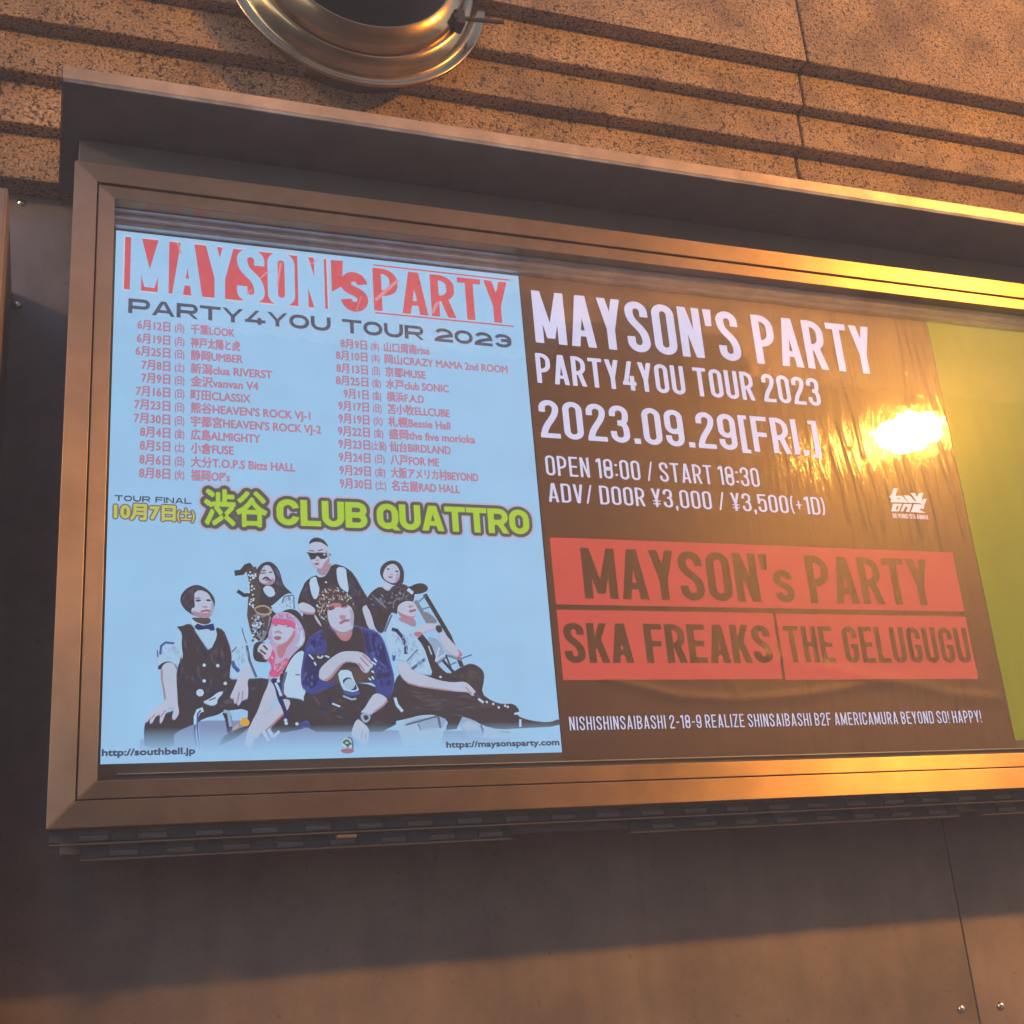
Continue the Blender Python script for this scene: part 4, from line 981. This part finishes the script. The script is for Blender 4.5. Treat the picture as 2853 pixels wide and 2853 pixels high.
f.poly(ZDD, 'black', '698,682 758,675 772,740 722,752').poly(ZDD, 'skin', '720,755 770,738 830,800 900,880 957,940 940,980 880,972 810,935 760,850').poly(ZDD, 'pinkshade', '900,890 957,940 940,980 900,975 930,945')
f.poly(ZDD, 'skin', '340,1060 370,1010 440,1018 490,1100 600,1140 740,1190 870,1210 960,1198 1010,1220 1075,1290 1082,1305 1058,1302 1062,1336 1035,1330 1008,1300 940,1297 850,1290 700,1268 540,1248 430,1208 380,1150').line(ZDD, 'shade', '440,1212 560,1245 720,1268 850,1285', .0025).line(ZDD, 'shade', '985,1250 1040,1315', .0022)
f.dots(ZDD, 'white', '1180,1390 1240,1408 1290,1440 1350,1425 1375,1435 750,1158', .0022).line(ZDD, 'white', '1100,1360 1150,1395', .004).line(ZDD, 'white', '1435,1500 1490,1490', .0035).line(ZDD, 'white', '1490,1550 1490,1620', .004)
f.line(ZDD, 'white', '328,1350 350,1420 400,1478', .005)
f.done()

f = Figure('printed_musician')     # the one crouching in front, navy jacket
f.poly(ZC, 'black', '590,1150 700,1100 1000,1040 1400,1090 1420,1200 1540,1260 1620,1290 1615,1600 1000,1600 640,1600 590,1400')
f.poly(ZC, 'navy', '555,1000 568,850 600,650 650,540 780,468 830,430 1150,410 1240,440 1400,480 1470,560 1520,700 1562,850 1602,1000 1590,1150 1535,1255 1390,1182 1380,1060 1200,1065 1000,1055 700,1200 620,1180 565,1100')
f.poly(ZC, 'navy2', '600,720 760,760 840,820 760,960 740,1080 640,1150 580,1000').line(ZC, 'navy2', '1280,500 1290,620 1330,720', .008).line(ZC, 'navy2', '1450,640 1480,800 1400,960', .010).line(ZC, 'navy2', '1400,1000 1540,960', .007).line(ZC, 'navy2', '660,600 780,640', .007).line(ZC, 'navy2', '1360,520 1380,700', .005)
f.poly(ZC, 'black', '775,470 840,420 900,470 1000,560 1110,560 1150,415 1235,448 1262,600 1285,780 1390,950 1360,1080 1000,1000 700,850 640,740 830,740 850,640')
f.poly(ZC, 'brown', '760,960 1000,900 1340,880 1330,1010 1240,1060 1000,1060 780,1060')
f.poly(ZC, 'pinkshade', '925,480 1000,530 1080,530 1135,470 1112,560 1060,602 990,580')
f.poly(ZC, 'brown', '708,200 728,110 780,30 850,-25 905,-48 962,-20 1040,30 1105,80 1162,160 1168,240 1150,320 850,400 820,405 778,362 738,300 712,262')
f.poly(ZC, 'skin', '850,230 900,192 1000,182 1080,192 1122,225 1148,300 1142,400 1130,470 1080,530 1040,548 980,528 900,458 870,400 848,330')
f.poly(ZC, 'pinkshade', '845,195 920,165 1010,172 1085,188 1075,215 1030,232 960,208 900,245 858,262')
f.poly(ZC, 'shade', '880,420 960,480 1040,500 1135,450 1128,475 1080,530 1040,548 980,528 900,458')
f.line(ZC, 'brown', '865,242 925,226', .0034).line(ZC, 'brown', '1005,200 1065,192', .0042).poly(ZC, 'shade', '975,322 1000,300 1040,308 1060,298 1052,330 1000,346').line(ZC, 'lip', '985,398 1040,368 1095,362', .0042)
HAIR5 = '712,200 732,112 782,32 850,-22 905,-44 962,-18 1040,32 1103,82 1158,162 1162,240 1150,310 1130,240 1085,175 1000,160 920,155 850,190 838,260 850,385 820,395 782,358 742,300 716,262'
f.strands(ZC, ['black', 'hair', 'black'], HAIR5, 90, 46, 70, .0034, 60, 5).strands(ZC, ['blond', 'blond', 'shade', 'white'], HAIR5, 80, 36, 75, .0026, 60, 6)
f.poly(ZC, 'black', '1005,196 1035,186 1066,190 1062,204 1030,210').poly(ZC, 'black', '868,240 900,224 926,226 918,240 885,250').line(ZC, 'brown', '990,178 1065,172', .002).line(ZC, 'brown', '860,225 920,205', .002)
f.poly(ZC, 'mid', '1085,230 1145,260 1142,390 1125,440 1100,380 1110,300').poly(ZC, 'shade', '985,350 1000,330 1055,335 1050,350 1010,358')
f.strands(ZC, ['navy3', 'navy2', 'blue', 'navy2'], '600,660 780,480 820,640 640,740', 26, 60, 50, .004, 40, 7).strands(ZC, ['navy3', 'navy2', 'navy2'], '1290,480 1400,490 1500,680 1590,1080 1440,1160 1330,760', 34, 90, 75, .005, 35, 8).strands(ZC, ['navy3', 'navy2', 'navy2'], '575,900 700,900 740,1060 640,1160 575,1080', 18, 70, 100, .005, 35, 9)
f.strands(ZC, ['black2', 'brown', 'navy2'], '700,1200 1200,1150 1400,1250 1500,1550 700,1560', 26, 120, 20, .004, 60, 10)
f.poly(ZC, 'white', '958,925 1110,915 1140,1020 1212,1160 1170,1200 1040,1165 990,1080').poly(ZC, 'navy2', '1010,1040 1060,1000 1120,1010 1190,1130 1140,1150 1060,1130').dots(ZC, 'pale', '1095,1080', .009, 14).line(ZC, 'blue', '1035,1165 1130,1190 1205,1165', .006)
f.poly(ZC, 'skin', '752,970 760,910 830,835 920,762 1000,715 1100,706 1220,715 1292,760 1350,830 1362,880 1332,902 1292,962 1235,940 1190,850 1100,832 1040,830 970,912 870,1042 800,1042 752,1012')
f.poly(ZC, 'shade', '800,1030 870,1000 960,880 1040,825 1100,832 1040,838 970,915 870,1044').line(ZC, 'shade', '1215,780 1310,880', .0028).line(ZC, 'shade', '1240,745 1345,850', .0028).line(ZC, 'shade', '1195,840 1265,930', .0028)
f.poly(ZC, 'skin', '1213,1398 1270,1340 1320,1250 1372,1180 1450,1188 1530,1250 1480,1312 1372,1392 1330,1430 1250,1402').line(ZC, 'shade', '1520,1262 1470,1318 1370,1390', .003)
f.poly(ZC, 'steel', '1215,1420 1270,1395 1340,1430 1310,1500 1260,1515 1225,1470').poly(ZC, 'black', '1248,1428 1285,1422 1315,1445 1295,1480 1262,1482')
f.poly(ZC, 'skin', '1180,1458 1240,1505 1312,1570 1312,1640 1300,1760 1230,1765 1170,1700 1112,1665 1125,1570')
f.line(ZC, 'shade', '1240,1600 1225,1700', .002).line(ZC, 'shade', '1280,1620 1270,1720', .002)
for q in ('640,745 690,800', '735,765 760,790', '770,790 800,760', '820,760 870,780', '700,830 720,870', '1310,1010 1335,1035', '1345,990 1365,1025', '1340,930 1370,950', '1345,830 1390,860', '1370,790 1400,830', '900,1295 990,1330'):
    f.line(ZC, 'white', q, .0028)
f.line(ZC, 'steel', '1020,1210 1120,1250 1170,1240', .003)
f.poly(ZC, 'navy', '500,1560 560,1500 630,1480 660,1570')
f.done()

f = Figure('printed_emblem')       # small glass dome with a green sprig on a red base
f.poly(ZC, 'white', '1010,1800 1005,1730 1030,1690 1070,1672 1110,1690 1130,1730 1130,1800')
f.line(ZC, 'line', '1075,1672 1115,1690 1130,1730 1132,1800', .0022)
f.poly(ZC, 'green', '1012,1740 1030,1705 1075,1690 1105,1725 1130,1760 1100,1755 1085,1780 1075,1800 1060,1770 1030,1745').poly(ZC, 'lime', '1045,1725 1085,1725 1080,1745 1048,1745')
f.done(None)
bm = bmesh.new(); flat_mesh(bm, [[ZC(*q) for q in chaikin(parse('998,1805 1070,1798 1146,1802 1144,1842 1070,1858 1000,1842'))]], yl(Figure.k + 1), 0)
link('printed_emblem_base', bm, printed(INKS['base']), poster, recalc=False)

# ------------------------------------------------------------------ the dark film with white lettering
film = empty('event_banner', (1.2, 0, .45), 'dark brown backlit banner with white lettering and red band name boxes', 'banner')
FX0, FX1, FZ0, FZ1 = PW + .002, 1.664, -.012, .9025
ZF = zoomed(1440, 1480, 1413 / 1932)
folds = [([ZF(*q) for q in ((330, 560), (450, 590), (620, 632), (850, 645), (1100, 625), (1300, 590), (1420, 572))], .0016, .010),
         ([ZF(*q) for q in ((930, 470), (1100, 510), (1290, 545), (1480, 580), (1660, 625), (1830, 640))], .0018, .013),
         ([ZF(*q) for q in ((1180, 520), (1330, 560), (1420, 575))], .0004, .010), ([ZF(*q) for q in ((600, 400), (660, 470), (720, 540))], .0008, .014),
         ([ZF(*q) for q in ((1400, 575), (1560, 560), (1760, 560))], .0010, .016), ([ZF(*q) for q in ((800, 560), (840, 610))], .0009, .010)]
for a_, b_ in (((1693, 612), (1712, 765)), ((1706, 622), (1735, 742)), ((1722, 642), (1762, 770)), ((1738, 645), (1786, 790)), ((1712, 700), (1724, 760)), ((1590, 720), (1628, 860)),
               ((1690, 870), (1722, 1024)), ((1706, 862), (1738, 1012)), ((1740, 882), (1778, 1040)), ((1772, 862), (1820, 1012)), ((1796, 850), (1846, 1040)), ((1752, 790), (1790, 900)), ((1580, 800), (1636, 1000)), ((1602, 850), (1650, 1010)), ((1568, 850), (1602, 980)), ((1640, 880), (1668, 1000))):
    k_ = S / 1932; p_, q_ = sheet_point(a_[0] * k_, a_[1] * k_), sheet_point(b_[0] * k_, b_[1] * k_)
    m_ = ((p_[0] + q_[0]) / 2 + .004, (p_[1] + q_[1]) / 2)
    folds.append(([p_, m_, q_], .0011, .0042))                # runs where the laminate has lifted, like drips
def seg_dist(p, a, b):
    ax, az = a; bx_, bz_ = b; dx, dz = bx_ - ax, bz_ - az
    t = max(0, min(1, ((p[0] - ax) * dx + (p[1] - az) * dz) / (dx * dx + dz * dz + 1e-12)))
    return math.hypot(p[0] - ax - t * dx, p[1] - az - t * dz)
def bulge(x, z):
    h = 0
    for pts, amp, wd_ in folds:
        if not (pts[0][0] - .05 < x < pts[-1][0] + .05): continue
        zs = [q_[1] for q_ in pts]
        if not (min(zs) - .03 < z < max(zs) + .03): continue
        d = min(seg_dist((x, z), pts[i], pts[i + 1]) for i in range(len(pts) - 1))
        h += amp * math.exp(-(d / wd_) ** 2)
    return h
bm = bmesh.new(); nx, nz = 420, 260
grid = []
for i in range(nx + 1):
    for j in range(nz + 1):
        x = FX0 + (FX1 - FX0) * i / nx; z = FZ0 + (FZ1 - FZ0) * j / nz
        grid.append(bm.verts.new((x, -.0010 - bulge(x, z), z)))
for i in range(nx):
    for j in range(nz):
        a = i * (nz + 1) + j
        bm.faces.new((grid[a], grid[a + nz + 1], grid[a + nz + 2], grid[a + 1])).smooth = True
link('film', bm, film_material(), film, recalc=False)
YF = -.0017
GLOW = printed((188, 198, 238), 1.0, base=.5); REDB = printed((213, 84, 72), 1.0, base=.03); CUT = film.children[0].data.materials[0]
ZG = zoomed(1430, 700, 700 / 1932); ZH = zoomed(1440, 760, 1413 / 1932)
letter_line('headline_lettering', "MAYSON'S PARTY", ZG(172, 712), ZH(1368, 385), ZG(138, 312), YF, GLOW, film, .39, .138, .075)
letter_line('tour_lettering', 'PARTY4YOU TOUR 2023', ZH(78, 422), ZH(1160, 508), ZH(66, 308), YF, GLOW, film, .39, .13, .085)
letter_line('date_lettering', '2023.09.29[FRI.]', ZH(92, 634), ZH(1158, 694), ZH(86, 490), YF, GLOW, film, .42, .135, .085)
letter_line('doors_lettering', 'OPEN 18:00 / START 18:30', ZH(112, 776), ZH(926, 814), ZH(108, 700), YF, GLOW, film, .38, .105, .10)
letter_line('price_lettering', 'ADV/ DOOR ¥3,000 / ¥3,500(+1D)', ZH(122, 880), ZH(1176, 918), ZH(118, 808), YF, GLOW, film, .38, .105, .10)
letter_line('address_lettering', 'NISHISHINSAIBASHI 2-18-9 REALIZE SHINSAIBASHI B2F AMERICAMURA BEYOND SO! HAPPY!', ZF(200, 756), ZF(1770, 733), ZF(197, 704), YF, GLOW, film, .40, .10, .14)
for a, b_, c, d in (((124, 24), (1658, 82), (1703, 308), (147, 279)), ((150, 300), (975, 313), (1008, 566), (175, 566)), ((986, 313), (1707, 328), (1755, 565), (1020, 566))):
    q = [ZF(*v) for v in (a, b_, c, d)]
    x0 = (q[0][0] + q[3][0]) / 2; x1 = (q[1][0] + q[2][0]) / 2; z1 = (q[0][1] + q[1][1]) / 2; z0 = (q[2][1] + q[3][1]) / 2
    # the boxes are printed on the film and follow its folds
    bm = bmesh.new(); n = 90; mm = 44; gv = []
    for i in range(n + 1):
        for j in range(mm + 1):
            x = x0 + (x1 - x0) * i / n; z = z0 + (z1 - z0) * j / mm
            gv.append(bm.verts.new((x, -.0016 - bulge(x, z), z)))
    for i in range(n):
        for j in range(mm):
            k = i * (mm + 1) + j
            bm.faces.new((gv[k], gv[k + mm + 1], gv[k + mm + 2], gv[k + 1])).smooth = True
    link('red_box', bm, REDB, film, recalc=False)
letter_line('name_lettering', "MAYSON's PARTY", ZF(258, 258), ZF(1588, 284), ZF(240, 64), YF, CUT, film, .46, .155, .075)
letter_line('name_lettering', 'SKA FREAKS', ZF(185, 505), ZF(976, 502), ZF(178, 352), YF, CUT, film, .43, .16, .06)
letter_line('name_lettering', 'THE GELUGUGU', ZF(1030, 503), ZF(1732, 502), ZF(1005, 362), YF, CUT, film, .40, .145, .07)
# slanted two-storey emblem of the venue
ZL = zoomed(2300, 1300, 553 / 1932)
bm = bmesh.new()
for s in ('655,215 695,217 672,290 740,288 800,357 625,352 632,318 612,300 640,262', '752,285 812,288 868,350 815,360 800,355', '820,262 858,262 880,300 905,262 945,260 925,318 980,318 955,372 945,420 900,402 950,375 905,362 840,355 872,340', '650,366 735,368 705,440 630,440', '752,368 832,370 805,445 775,445 790,395 770,395 745,442 722,442', '850,372 950,374 905,425 968,455 822,448 840,405'):
    flat_mesh(bm, [[ZL(*q) for q in parse(s)]], YF, 0)
P, wd = line_polys('BEYOND', .5, .15, .1)
def small(P, wd, a, b_): flat_mesh(bm, fit(P, wd, ZL(a, 505)[0], ZL(820, 512)[1], ZL(b_, 505)[0], ZL(820, 468)[1]), YF, 0)
small(P, wd, 650, 800)
P, wd = line_polys('5', .5, .15, .1); small(P, wd, 812, 832)
P, wd = line_polys('TH', .5, .15, .1); small(P, wd, 836, 868)
P, wd = line_polys('ANNIV.', .5, .15, .1); small(P, wd, 880, 1002)
for v in bm.verts: v.co.y -= .001 + bulge(v.co.x, v.co.z)
link('venue_emblem', bm, printed((222, 206, 220), 1.0, base=.5), film, recalc=False)
bm = bmesh.new()
for s in ('690,310 722,312 716,322 686,320', '800,305 826,308 822,320 796,318', '688,385 706,386 692,425 672,424'):
    flat_mesh(bm, [[ZL(*q) for q in parse(s)]], YF - .0002, 0)
for q0, q1, t_ in (((735, 285), (800, 360), .0012), ((905, 362), (955, 300), .0012)): flat_mesh(bm, stroke([ZL(*q0), ZL(*q1)], t_), YF - .0002, 0)
for v in bm.verts: v.co.y -= .001 + bulge(v.co.x, v.co.z)
link('emblem_gaps', bm, CUT, film, recalc=False)

# ------------------------------------------------------------------ yellow green sheet at the end of the box
ye = empty('yellow_poster', (2, 0, .45), 'plain yellow green backlit sheet at the far end of the sign', 'poster')
bm = bmesh.new(); box(bm, 1.6665, 2.38, -.0012, .0003, .0004, .9020); link('sheet', bm, yellow_material(), ye)

# ------------------------------------------------------------------ volume veil added to lift the blacks over the whole scene
bm = bmesh.new(); box(bm, -9, 12, -9, 5, -3.0, 5.2)
hm = bpy.data.materials.new('black-lifting veil'); hm.use_nodes = True; ht = hm.node_tree; ht.nodes.clear()
ho = N(ht, 'ShaderNodeOutputMaterial'); hv = N(ht, 'ShaderNodeVolumePrincipled')
hv.inputs['Color'].default_value = (.80, .88, 1.0, 1); hv.inputs['Density'].default_value = .042; hv.inputs['Anisotropy'].default_value = 0
ht.links.new(hv.outputs[0], ho.inputs['Volume'])
tag(link('added_veil', bm, hm), kind='stuff')
